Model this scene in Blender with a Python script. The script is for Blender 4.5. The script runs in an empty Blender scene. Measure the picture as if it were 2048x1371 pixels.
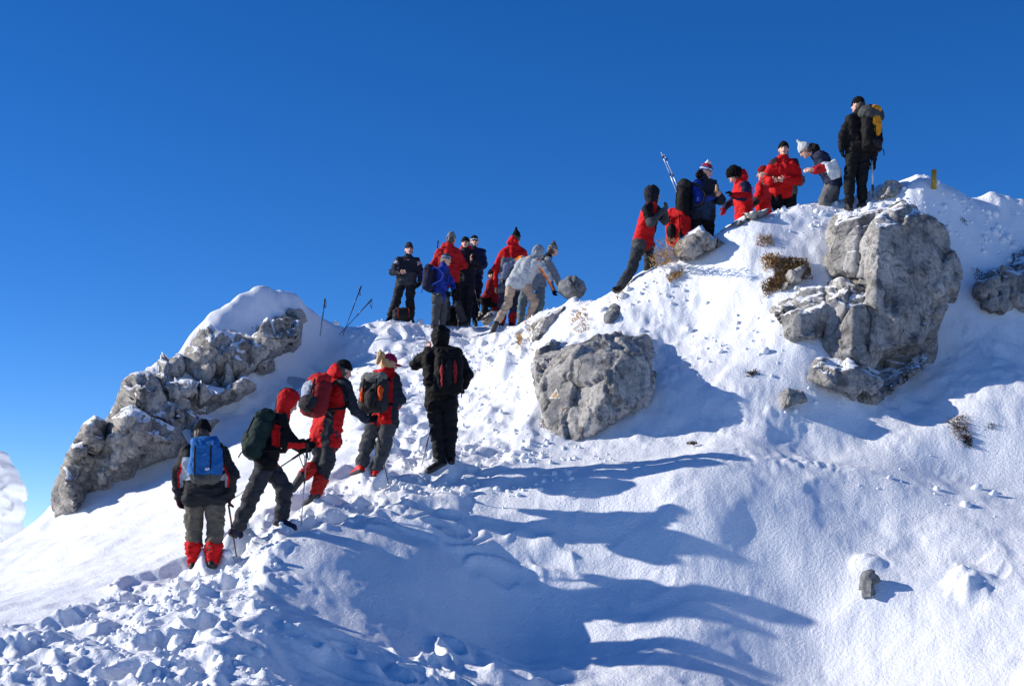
import bpy, math, random
import numpy as np
from mathutils import Vector, Matrix
from mathutils.geometry import delaunay_2d_cdt

random.seed(7)
RNG = np.random.default_rng(7)
scene = bpy.context.scene
COL = scene.collection

# ------------------------------------------------------------------ camera
# eye at the origin looking along +Y; the lens is shifted up (a view camera),
# so  u = 1024 + F*x/y   and   v = HOR - F*z/y   in the photograph's pixels
F, CX, HOR = 2844.0, 1024.0, 1110.0
cam_data = bpy.data.cameras.new('camera')
cam_data.sensor_fit = 'HORIZONTAL'
cam_data.sensor_width = 36.0
cam_data.lens = F / 2048.0 * 36.0
cam_data.shift_y = (HOR - 685.5) / 2048.0
cam_data.clip_start = 0.1
cam_data.clip_end = 5000.0
cam = bpy.data.objects.new('camera', cam_data)
cam.rotation_euler = (math.pi / 2, 0, 0)
COL.objects.link(cam)
scene.camera = cam

# ------------------------------------------------------------------ sky and sun
SUN_ELEV = math.radians(24.0)
SHADOW = math.radians(-6.3)            # direction in which shadows run, from +X
sun_vec = Vector((-math.cos(SHADOW) * math.cos(SUN_ELEV), -math.sin(SHADOW) * math.cos(SUN_ELEV), math.sin(SUN_ELEV)))
world = bpy.data.worlds.new('World')
scene.world = world
world.use_nodes = True
wn = world.node_tree
bg = wn.nodes['Background']
sky = wn.nodes.new('ShaderNodeTexSky')
sky.sky_type = 'NISHITA'
sky.sun_disc = False
sky.sun_elevation = SUN_ELEV
sky.sun_rotation = math.atan2(sun_vec.x, sun_vec.y)
sky.altitude = 3000.0
sky.air_density = 0.8
sky.dust_density = 0.05
sky.ozone_density = 4.0
hs = wn.nodes.new('ShaderNodeHueSaturation')      # the camera's rich colour rendering of a clear winter sky
hs.inputs['Hue'].default_value = 0.509
hs.inputs['Saturation'].default_value = 1.25
hs.inputs['Value'].default_value = 1.0
wn.links.new(sky.outputs[0], hs.inputs['Color'])
wn.links.new(hs.outputs[0], bg.inputs[0])
bg.inputs[1].default_value = 0.130

sun_data = bpy.data.lights.new('sun', 'SUN')
sun_data.energy = 5.0
sun_data.angle = math.radians(0.5)
sun_data.color = (1.0, 0.93, 0.82)
sun = bpy.data.objects.new('sun', sun_data)
sun.rotation_euler = sun_vec.to_track_quat('Z', 'Y').to_euler()
COL.objects.link(sun)

scene.view_settings.view_transform = 'Standard'
scene.view_settings.look = 'None'
scene.view_settings.exposure = 0.30
scene.view_settings.gamma = 1.0
scene.view_settings.use_curve_mapping = False
scene.cycles.max_bounces = 5
scene.cycles.diffuse_bounces = 3

# ------------------------------------------------------------------ noise
def _h(ix, iy, iz, seed):
    with np.errstate(over='ignore'):
        n = (ix.astype(np.uint32) * np.uint32(374761393)) ^ (iy.astype(np.uint32) * np.uint32(668265263)) ^ (iz.astype(np.uint32) * np.uint32(2147483647 - 58)) ^ np.uint32(seed * 7919 + 13)
        n = (n ^ (n >> np.uint32(13))) * np.uint32(1274126177)
        n = (n ^ (n >> np.uint32(16))) * np.uint32(2246822519)
        n = n ^ (n >> np.uint32(15))
    return n.astype(np.float32) * np.float32(1.0 / 4294967295.0)

def vnoise2(x, y, seed=0):
    xf, yf = np.floor(x), np.floor(y)
    ix, iy = xf.astype(np.int64).astype(np.int32), yf.astype(np.int64).astype(np.int32)
    fx, fy = (x - xf).astype(np.float32), (y - yf).astype(np.float32)
    sx = fx * fx * fx * (fx * (fx * 6 - 15) + 10)
    sy = fy * fy * fy * (fy * (fy * 6 - 15) + 10)
    z = np.zeros_like(ix)
    a = _h(ix, iy, z, seed); b = _h(ix + 1, iy, z, seed)
    c = _h(ix, iy + 1, z, seed); d = _h(ix + 1, iy + 1, z, seed)
    return ((a + (b - a) * sx) * (1 - sy) + (c + (d - c) * sx) * sy) * 2 - 1

def fbm2(x, y, octaves=4, seed=0, gain=0.5, lac=2.03):
    s = np.zeros(np.shape(x), np.float32); amp = 1.0
    for o in range(octaves):
        s += amp * vnoise2(x * lac ** o + 17.3 * o, y * lac ** o - 9.1 * o, seed + o)
        amp *= gain
    return s

def vnoise3(p, seed=0):
    pf = np.floor(p); i = pf.astype(np.int64).astype(np.int32); f = (p - pf).astype(np.float32)
    s = f * f * f * (f * (f * 6 - 15) + 10)
    r = 0
    for dx in (0, 1):
        wx = s[..., 0] if dx else 1 - s[..., 0]
        for dy in (0, 1):
            wy = s[..., 1] if dy else 1 - s[..., 1]
            for dz in (0, 1):
                wz = s[..., 2] if dz else 1 - s[..., 2]
                r = r + wx * wy * wz * _h(i[..., 0] + dx, i[..., 1] + dy, i[..., 2] + dz, seed)
    return r * 2 - 1

def fbm3(p, octaves=4, seed=0, gain=0.5, ridged=False):
    s = 0; amp = 1.0
    for o in range(octaves):
        n = vnoise3(p * 2.03 ** o + 11.7 * o, seed + o)
        if ridged:
            n = 1 - 2 * np.abs(n)
        s = s + amp * n
        amp *= gain
    return s

def lumps2(x, y, cell, seed, rmin=0.35, rmax=0.75, keep=0.7):
    """rounded clods: height 0..1 of hemispherical lumps scattered one per cell"""
    gx, gy = x / cell, y / cell
    ix, iy = np.floor(gx).astype(np.int32), np.floor(gy).astype(np.int32)
    best = np.zeros(np.shape(x), np.float32)
    z = np.zeros_like(ix)
    for dx in (-1, 0, 1):
        for dy in (-1, 0, 1):
            jx, jy = ix + dx, iy + dy
            px = jx + _h(jx, jy, z, seed); py = jy + _h(jx, jy, z, seed + 1)
            r = rmin + (rmax - rmin) * _h(jx, jy, z, seed + 2)
            k = (_h(jx, jy, z, seed + 3) < keep)
            asp = 0.75 + 0.5 * _h(jx, jy, z, seed + 4)
            d2 = ((gx - px) * asp) ** 2 + ((gy - py) / asp) ** 2
            hh = r * np.maximum(0, 1 - d2 / (r * r)) ** 0.95 * k
            best += hh ** 3
    return np.cbrt(best)

def smooth(a, b, x):
    t = np.clip((x - a) / (b - a), 0, 1)
    return t * t * (3 - 2 * t)

# ------------------------------------------------------------------ object helpers
def P(u, v, d):
    return np.array(((u - CX) / F * d, d, (HOR - v) / F * d))

def link(o, parent=None):
    COL.objects.link(o)
    if parent is not None:
        o.parent = parent
    return o

def tag(o, label=None, cat=None, group=None, kind=None):
    if label: o['label'] = label
    if cat: o['category'] = cat
    if group: o['group'] = group
    if kind: o['kind'] = kind
    return o

def empty(name, loc):
    o = bpy.data.objects.new(name, None)
    o.location = loc
    o.empty_display_size = 0.1
    return link(o)

def mesh_np(name, V, faces, mats, parent=None, loc=(0, 0, 0), mi=None, smooth_shade=True):
    """V (n,3) world or local coordinates; faces an (m,k) int array or a list of them"""
    if not isinstance(faces, (list, tuple)):
        faces = [faces]
    V = np.asarray(V, np.float32) - np.asarray(loc, np.float32)
    me = bpy.data.meshes.new(name)
    me.vertices.add(len(V))
    me.vertices.foreach_set('co', V.ravel())
    idx = np.concatenate([np.asarray(f, np.int32).ravel() for f in faces])
    tot = np.concatenate([np.full(len(f), np.shape(f)[1], np.int32) for f in faces])
    me.loops.add(len(idx))
    me.loops.foreach_set('vertex_index', idx)
    me.polygons.add(len(tot))
    start = np.zeros(len(tot), np.int32); start[1:] = np.cumsum(tot)[:-1]
    me.polygons.foreach_set('loop_start', start)
    me.polygons.foreach_set('loop_total', tot)
    if not isinstance(mats, (list, tuple)):
        mats = [mats]
    for m in mats:
        me.materials.append(m)
    if mi is not None:
        me.polygons.foreach_set('material_index', np.asarray(mi, np.int32))
    me.polygons.foreach_set('use_smooth', np.full(len(tot), smooth_shade))
    me.update(calc_edges=True)
    me.validate()
    o = bpy.data.objects.new(name, me)
    if parent is None:
        o.location = loc
    return link(o, parent)

# ------------------------------------------------------------------ materials
_mats = {}
def nodes_of(m):
    m.use_nodes = True
    nt = m.node_tree
    return nt, nt.nodes['Principled BSDF']

def noise_node(nt, scale, detail=4, rough=0.55, coord='Object', dist=0.0):
    tc = nt.nodes.new('ShaderNodeTexCoord')
    n = nt.nodes.new('ShaderNodeTexNoise')
    n.inputs['Scale'].default_value = scale
    n.inputs['Detail'].default_value = detail
    n.inputs['Roughness'].default_value = rough
    n.inputs['Distortion'].default_value = dist
    nt.links.new(tc.outputs[coord], n.inputs['Vector'])
    return n

def ramp_node(nt, fac, stops):
    r = nt.nodes.new('ShaderNodeValToRGB')
    el = r.color_ramp.elements
    while len(el) < len(stops):
        el.new(0.5)
    for e, (p, c) in zip(el, stops):
        e.position = p
        e.color = (*c, 1) if len(c) == 3 else c
    nt.links.new(fac, r.inputs[0])
    return r

def mix_node(nt, fac, a, b, mode='MIX'):
    m = nt.nodes.new('ShaderNodeMix')
    m.data_type = 'RGBA'; m.blend_type = mode
    for sock, val in ((m.inputs[0], fac), (m.inputs[6], a), (m.inputs[7], b)):
        if hasattr(val, 'links'):
            nt.links.new(val, sock)
        elif isinstance(val, (int, float)):
            sock.default_value = val
        else:
            sock.default_value = (*val, 1)
    return m.outputs[2]

def bump_node(nt, height, strength, dist, normal=None):
    b = nt.nodes.new('ShaderNodeBump')
    b.inputs['Strength'].default_value = strength
    b.inputs['Distance'].default_value = dist
    nt.links.new(height, b.inputs['Height'])
    if normal is not None:
        nt.links.new(normal, b.inputs['Normal'])
    return b.outputs[0]

def cloth(color, rough=0.75, shine=0.15):
    """woven outdoor fabric: slight mottling, fine wrinkles"""
    key = ('cloth', tuple(round(c, 4) for c in color), rough)
    if key in _mats: return _mats[key]
    m = bpy.data.materials.new('fabric')
    nt, b = nodes_of(m)
    n = noise_node(nt, 9, 5, 0.6)
    lo = tuple(c * 0.78 for c in color); hi = tuple(min(1, c * 1.16) for c in color)
    r = ramp_node(nt, n.outputs[0], [(0.3, lo), (0.7, hi)])
    nt.links.new(r.outputs[0], b.inputs['Base Color'])
    b.inputs['Roughness'].default_value = rough
    b.inputs['Specular IOR Level'].default_value = shine
    b.inputs['Sheen Weight'].default_value = 0.0
    n2 = noise_node(nt, 22, 3, 0.6, dist=1.2)
    n2b = noise_node(nt, 240, 2)
    h = mix_node(nt, 0.15, n2.outputs[0], n2b.outputs[0])
    nt.links.new(bump_node(nt, h, 0.3, 0.02), b.inputs['Normal'])
    _mats[key] = m
    return m

def plain(name, color, rough=0.5, metal=0.0, var=0.12, scale=30):
    key = (name, tuple(color), rough, metal)
    if key in _mats: return _mats[key]
    m = bpy.data.materials.new(name)
    nt, b = nodes_of(m)
    n = noise_node(nt, scale, 3)
    r = ramp_node(nt, n.outputs[0], [(0.3, tuple(c * (1 - var) for c in color)), (0.7, tuple(min(1, c * (1 + var)) for c in color))])
    nt.links.new(r.outputs[0], b.inputs['Base Color'])
    b.inputs['Roughness'].default_value = rough
    b.inputs['Metallic'].default_value = metal
    _mats[key] = m
    return m

def knit(color, color2=None):
    key = ('knit', tuple(color))
    if key in _mats: return _mats[key]
    m = bpy.data.materials.new('knitted_wool')
    nt, b = nodes_of(m)
    n = noise_node(nt, 30, 4)
    r = ramp_node(nt, n.outputs[0], [(0.3, tuple(c * 0.7 for c in color)), (0.7, tuple(min(1, c * 1.25 + .01) for c in color))])
    nt.links.new(r.outputs[0], b.inputs['Base Color'])
    b.inputs['Roughness'].default_value = 0.95
    b.inputs['Specular IOR Level'].default_value = 0.1
    n2 = noise_node(nt, 160, 2)
    nt.links.new(bump_node(nt, n2.outputs[0], 0.8, 0.02), b.inputs['Normal'])
    _mats[key] = m
    return m

def make_snow():
    m = bpy.data.materials.new('snow')
    nt, b = nodes_of(m)
    n = noise_node(nt, 0.9, 5, 0.6)
    r = ramp_node(nt, n.outputs[0], [(0.25, (0.80, 0.83, 0.88)), (0.75, (0.90, 0.915, 0.94))])
    nt.links.new(r.outputs[0], b.inputs['Base Color'])
    b.inputs['Roughness'].default_value = 0.55
    b.inputs['Specular IOR Level'].default_value = 0.25
    # wind-crust grain: centimetre ripple plus fine crystals
    a1 = noise_node(nt, 26, 3, 0.6, dist=0.15)
    a2 = noise_node(nt, 90, 3, 0.6)
    h = mix_node(nt, 0.3, a1.outputs[0], a2.outputs[0])
    nt.links.new(bump_node(nt, h, 0.75, 0.026), b.inputs['Normal'])
    return m
SNOW = make_snow()
# ------------------------------------------------------------------ distance-field modelling
def nrmz(v):
    v = np.asarray(v, float)
    return v / max(np.linalg.norm(v), 1e-9)

class Cone:
    """tapered round limb from a to b; flat = (axis, factor) squashes it along an axis"""
    def __init__(s, a, b, ra, rb, tag='', flat=None):
        s.a, s.b, s.ra, s.rb, s.tag, s.flat = np.asarray(a, float), np.asarray(b, float), ra, rb, tag, flat
        r = max(ra, rb)
        s.lo = np.minimum(s.a, s.b) - r; s.hi = np.maximum(s.a, s.b) + r
    def par(s, p):
        ba = s.b - s.a
        return np.clip(((p - s.a) @ ba) / max(ba @ ba, 1e-9), 0, 1)
    def d(s, p):
        t = s.par(p)
        q = p - s.a - t[..., None] * (s.b - s.a)
        k = 1.0
        if s.flat is not None:
            n, f = s.flat
            q = q + (q @ n)[..., None] * (1 / f - 1) * n
            k = min(f, 1.0)
        return (np.sqrt((q * q).sum(-1)) - (s.ra + (s.rb - s.ra) * t)) * k

class Ell:
    """ellipsoid with axes given by the rows of R"""
    def __init__(s, c, r, R=np.eye(3), tag=''):
        s.c, s.r, s.R, s.tag = np.asarray(c, float), np.asarray(r, float), np.asarray(R, float), tag
        m = max(s.r); s.lo = s.c - m; s.hi = s.c + m
    def d(s, p):
        q = (p - s.c) @ s.R.T
        k0 = np.sqrt(((q / s.r) ** 2).sum(-1)); k1 = np.sqrt(((q / (s.r ** 2)) ** 2).sum(-1))
        return k0 * (k0 - 1) / np.maximum(k1, 1e-6)

class RBox:
    def __init__(s, c, half, R=np.eye(3), rad=0.03, tag=''):
        s.c, s.h, s.R, s.rad, s.tag = np.asarray(c, float), np.asarray(half, float), np.asarray(R, float), rad, tag
        m = np.linalg.norm(s.h); s.lo = s.c - m; s.hi = s.c + m
    def d(s, p):
        q = np.abs((p - s.c) @ s.R.T) - (s.h - s.rad)
        return np.sqrt((np.maximum(q, 0) ** 2).sum(-1)) + np.minimum(q.max(-1), 0) - s.rad

def smin(a, b, k):
    if k <= 0: return np.minimum(a, b)
    h = np.clip(0.5 + 0.5 * (b - a) / k, 0, 1)
    return b + (a - b) * h - k * h * (1 - h)

def sdf_mesh(prims, h, k=0.03, cut=None, carve=None, grid=None):
    """naive surface nets over the smooth union of prims; cut(p) is intersected, carve prims subtracted"""
    if grid is not None:
        ax, D = grid
        lo = np.array([a[0] for a in ax]); n = np.array([len(a) for a in ax]); prims = []
    else:
        lo = np.min([p.lo for p in prims], 0) - 2.5 * h - k; hi = np.max([p.hi for p in prims], 0) + 2.5 * h + k
        n = np.ceil((hi - lo) / h).astype(int) + 1
        ax = [lo[i] + h * np.arange(n[i]) for i in range(3)]
        D = np.full(n, 1.0)
    for p in prims:
        i0 = np.maximum(np.floor((p.lo - lo - 2.5 * h - k) / h).astype(int), 0)
        i1 = np.minimum(np.ceil((p.hi - lo + 2.5 * h + k) / h).astype(int) + 1, n)
        g = np.stack(np.meshgrid(*[ax[i][i0[i]:i1[i]] for i in range(3)], indexing='ij'), -1)
        sl = tuple(slice(i0[i], i1[i]) for i in range(3))
        D[sl] = smin(D[sl], p.d(g), k)
    if cut is not None or carve:
        g = np.stack(np.meshgrid(*ax, indexing='ij'), -1)
        if cut is not None: D = np.maximum(D, cut(g))
        for c in carve or []:
            D = np.maximum(D, -c.d(g))
    S = D < 0
    nx, ny, nz = n
    def corner(A, c):
        return A[c[0]:nx - 1 + c[0], c[1]:ny - 1 + c[1], c[2]:nz - 1 + c[2]]
    cs = [(i, j, l) for i in (0, 1) for j in (0, 1) for l in (0, 1)]
    cnt = sum(corner(S, c).astype(np.int8) for c in cs)
    act = (cnt > 0) & (cnt < 8)
    idx = np.argwhere(act)
    vals = {c: D[idx[:, 0] + c[0], idx[:, 1] + c[1], idx[:, 2] + c[2]] for c in cs}
    acc = np.zeros((len(idx), 3)); m = np.zeros(len(idx))
    for c in cs:
        for a in range(3):
            if c[a] == 0:
                e = list(c); e[a] = 1; e = tuple(e)
                d0, d1 = vals[c], vals[e]
                x = (d0 < 0) != (d1 < 0)
                t = np.where(x, d0 / np.where(x, d0 - d1, 1), 0)
                pt = np.array(c, float)[None] + np.zeros((len(idx), 3)); pt[:, a] = t
                acc += pt * x[:, None]; m += x
    V = lo + h * (idx + acc / m[:, None])
    vid = np.full(n - 1, -1, np.int64); vid[act] = np.arange(len(idx))
    quads = []
    for a in range(3):
        b, c = (a + 1) % 3, (a + 2) % 3
        sl0 = [slice(None)] * 3; sl1 = [slice(None)] * 3
        sl0[a] = slice(0, -1); sl1[a] = slice(1, None)
        s0, s1 = S[tuple(sl0)], S[tuple(sl1)]
        ch = np.argwhere(s0 != s1)
        ch = ch[(ch[:, b] > 0) & (ch[:, c] > 0) & (ch[:, b] < n[b] - 1) & (ch[:, c] < n[c] - 1)]
        def at(db, dc):
            q = ch.copy(); q[:, b] -= db; q[:, c] -= dc
            return vid[q[:, 0], q[:, 1], q[:, 2]]
        q = np.stack([at(1, 1), at(0, 1), at(0, 0), at(1, 0)], -1)
        fl = ~s0[ch[:, 0], ch[:, 1], ch[:, 2]]
        q[fl] = q[fl][:, ::-1]
        quads.append(q)
    Q = np.concatenate(quads)
    Q = Q[(Q >= 0).all(1)]
    return V, Q

def vnormals(V, Q):
    a = V[Q[:, 2]] - V[Q[:, 0]]; b = V[Q[:, 3]] - V[Q[:, 1]]
    fn = np.cross(a, b)
    N = np.zeros_like(V)
    for i in range(4): np.add.at(N, Q[:, i], fn)
    return N / np.maximum(np.linalg.norm(N, axis=1)[:, None], 1e-12)

def wrinkle(V, Q, amp, freq, seed, stretch=(1, 1, 1)):
    N = vnormals(V, Q)
    p = V * np.array(stretch) * freq + seed * 7.7
    n = fbm3(p + 0.6 * fbm3(p * 0.5, 2, seed + 4)[:, None], 3, seed, 0.55, True) - 0.4
    return V + N * (amp * n)[:, None]

def nearest_tag(prims, C):
    D = np.stack([p.d(C) for p in prims], -1)
    return D.argmin(1)

# ------------------------------------------------------------------ terrain
CTRL_PX = [
 # trail, from the bottom left up to the ridge
 (60,1371,8.6),(250,1371,9.4),(150,1300,10.8),(280,1235,12.6),(340,1190,14.2),(405,1146,16.0),(500,1092,16.5),(560,1066,16.7),(620,1008,17.4),
 (745,964,18.2),(880,936,18.4),(900,862,20.5),(940,780,23.2),(980,705,27.0),(885,655,30.0),(1000,662,29.0),(800,645,30.0),(720,652,29.0),(958,644,30.6),(988,642,30.6),
 (830,800,22.5),(860,720,26.0),
 # left snow slope falling away to the sun side
 (0,1092,23.5),(-150,1140,23.5),(110,1050,23.8),(200,1000,24.0),(270,955,24.6),(380,878,25.4),(500,785,26.8),(640,690,29.0),
 (0,1180,19.0),(200,1100,19.4),(350,1035,20.0),(450,955,21.4),(600,860,22.6),(700,790,24.0),(760,720,27.0),(560,930,21.0),
 (0,1245,14.6),(-250,1250,15.0),(150,1195,15.6),(250,1150,16.6),(330,1095,17.8),(430,1040,18.8),(660,930,19.6),
 (0,1330,10.0),(-200,1371,9.2),
 # crest of the spur right of the trail, then the shaded bank and the gully
 (430,1371,9.9),(470,1290,11.6),(520,1215,13.2),(610,1085,15.6),(720,1030,16.9),(820,985,17.7),
 (600,1371,11.6),(800,1371,12.7),(1000,1371,13.9),(1150,1371,14.7),
 (660,1250,13.9),(760,1120,15.75),(900,1150,16.05),(900,1250,15.25),(1050,1250,16.0),(1100,1180,16.4),(1000,1080,17.0),(960,1000,17.7),(1200,1290,15.6),
 # right slope
 (1300,1371,14.7),(1400,1250,15.7),(1540,1310,15.55),(1300,1150,16.4),(1250,1050,17.0),(1150,960,17.75),
 (1660,1335,15.4),(1470,1115,16.5),(1390,990,17.05),(1500,925,17.85),(1650,940,18.0),(1760,965,17.8),(1950,1005,17.6),(2048,1371,14.3),(2048,1200,15.4),
 (1750,1180,16.0),(1750,1060,17.0),(2300,1371,13.2),(2300,1000,17.4),(2300,1200,15.2),(2048,1030,17.3),
 # hollow above the right slope
 (1150,925,18.5),(1300,915,18.35),(1450,885,18.5),(1600,905,18.8),(1750,920,18.6),(1900,950,18.5),(2048,960,18.4),
 # hill with the large outcrops
 (1000,850,20.2),(1050,790,20.8),(1040,730,23.0),(1100,642,26.0),(1160,606,25.6),(1145,600,28.0),(1200,596,24.0),(1150,885,19.3),(1090,850,19.8),(1200,680,21.5),(1300,640,22.0),(1380,640,21.8),
 (1235,600,22.6),(1320,790,19.9),(1400,740,20.4),(1470,790,19.6),(1380,850,19.3),
 (1330,525,22.8),(1400,492,22.9),(1470,450,23.1),(1560,418,23.3),(1640,413,23.2),(1715,409,23.1),(1800,384,23.0),(1850,374,22.9),(1920,385,23.3),(2048,402,23.8),(2300,440,25.2),
 (1500,520,21.9),(1500,600,21.4),(1500,700,20.4),(1520,800,19.5),(1600,480,22.3),(1600,860,19.2),(1620,700,20.1),(1720,850,19.4),(1850,800,20.0),
 (1900,500,22.4),(1950,650,21.4),(2048,500,23.2),(2048,630,22.0),(2048,735,20.6),(1900,785,19.8),(2000,742,20.05),(2048,860,19.0),(1850,890,18.9),(2300,740,21.5),
 (1750,500,22.1),(1750,700,20.9),(1680,600,21.1),
 # left summit carrying the long outcrop
 (330,740,26.6),(400,657,27.6),(470,625,28.0),(550,601,28.6),(600,612,29.0),(645,645,29.6),(690,655,29.8),
 (420,800,26.5),(520,700,27.9),(600,690,28.7),(60,1085,25.4),(130,1060,26.0),
]
CTRL_XYZ = [
 (0,0,-1.65),(-4,2,-1.6),(4,2,-2.2),(-5,6,-1.35),(5,8,-2.3),(2,9,-1.9),(0,5,-1.45),
 (-11,24,-1.2),(-10,18,-1.4),(-9.5,28,-2.2),(-8,31,-1.6),(-5.6,31,1.2),(-3.2,33,3.4),(-1.5,33.5,4.2),(0.5,33,4.0),
 (1.0,30.5,4.6),(2.1,27.6,4.3),(2.5,25.2,4.0),(3.2,24.4,4.35),(3.8,25.0,4.6),(4.6,25.2,5.1),(5.6,25.3,5.3),(6.5,25.5,5.3),(8.2,25.2,5.2),
 (3,29,3.2),(6,29,3.6),(-8.2,26.5,-1.0),
]
CP = np.array([P(*c) for c in CTRL_PX] + [np.array(c, float) for c in CTRL_XYZ])

def _tps_k(r2):
    return np.where(r2 > 1e-9, 0.5 * r2 * np.log(np.maximum(r2, 1e-9)), 0.0)

def tps_fit(C, lam=0.02):
    n = len(C)
    X = C[:, :2]
    K = _tps_k(((X[:, None] - X[None]) ** 2).sum(-1)) + lam * np.eye(n)
    Q = np.c_[np.ones(n), X]
    A = np.zeros((n + 3, n + 3)); A[:n, :n] = K; A[:n, n:] = Q; A[n:, :n] = Q.T
    return X, np.linalg.solve(A, np.r_[C[:, 2], 0, 0, 0])
TPS_X, TPS_W = tps_fit(CP)

def ground(x, y):
    """broad form of the hill, without the small roughness"""
    x = np.asarray(x, float); y = np.asarray(y, float)
    sh = x.shape
    q = np.c_[x.ravel(), y.ravel()]
    out = np.empty(len(q))
    n = len(TPS_X)
    for s in range(0, len(q), 20000):
        c = q[s:s + 20000]
        k = _tps_k(((c[:, None] - TPS_X[None]) ** 2).sum(-1))
        out[s:s + 20000] = k @ TPS_W[:n] + TPS_W[n] + c @ TPS_W[n + 1:]
    return out.reshape(sh)

def hit(u, v, lo=9.0, hi=34.0):
    """distance along the view ray of pixel (u, v) at which the hill is met"""
    d = np.linspace(lo, hi, 700)
    f = (HOR - v) / F * d - ground((u - CX) / F * d, d)
    s = np.nonzero((f[:-1] > 0) & (f[1:] <= 0))[0]
    if len(s) == 0:
        return None
    i = s[0]
    return d[i] + (d[i + 1] - d[i]) * f[i] / (f[i] - f[i + 1])

# the trodden track, with half widths
TRACK = [(-3.3,8.0,1.0),(-2.9,9.6,1.0),(-3.15,11.5,1.0),(-3.3,13.5,0.9),(-3.45,16.0,0.75),(-2.7,16.8,0.75),(-2.3,17.5,0.8),(-1.75,18.3,0.85),(-0.95,18.6,0.9),(-0.9,20.5,1.1),(-0.75,23.2,1.5),(-0.6,26,1.9),(-1.0,29,2.4),(-1.6,31,2.6)]
def track_mask(x, y):
    best = np.full(np.shape(x), 9.0)
    for (x0, y0, w0), (x1, y1, w1) in zip(TRACK[:-1], TRACK[1:]):
        dx, dy = x1 - x0, y1 - y0
        t = np.clip(((x - x0) * dx + (y - y0) * dy) / (dx * dx + dy * dy), 0, 1)
        dist = np.hypot(x - x0 - t * dx, y - y0 - t * dy) / (w0 + (w1 - w0) * t)
        best = np.minimum(best, dist)
    return best

MOUNDS = []         # small drifts: x, y, radius, height
for mu, mv, mr, mh in ((1935,1165,.20,.16),(1738,1126,.14,.09),(1990,395,.22,.16),(1835,376,.2,.05),(1905,392,.14,.08),(900,1010,.14,.07),(1000,735,.30,.16),(1320,640,.5,.10)):
    dm = hit(mu, mv + 6)
    if dm: MOUNDS.append(((mu - CX) / F * dm, dm, mr, mh))
STEPS = []          # boot prints and hollows: x, y, radius, depth (filled below)
for i in range(len(TRACK) - 1):
    (x0, y0, w0), (x1, y1, w1) = TRACK[i], TRACK[i + 1]
    L = math.hypot(x1 - x0, y1 - y0)
    for k in range(int(L * 7.0)):
        t = random.random(); w = w0 + (w1 - w0) * t
        a = random.uniform(-0.75, 0.75) * w
        nx, ny = -(y1 - y0) / L, (x1 - x0) / L
        STEPS.append((x0 + (x1 - x0) * t + nx * a, y0 + (y1 - y0) * t + ny * a, random.uniform(0.08, 0.15), random.uniform(0.06, 0.14), math.atan2(y1 - y0, x1 - x0) + random.uniform(-.5, .5)))

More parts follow.
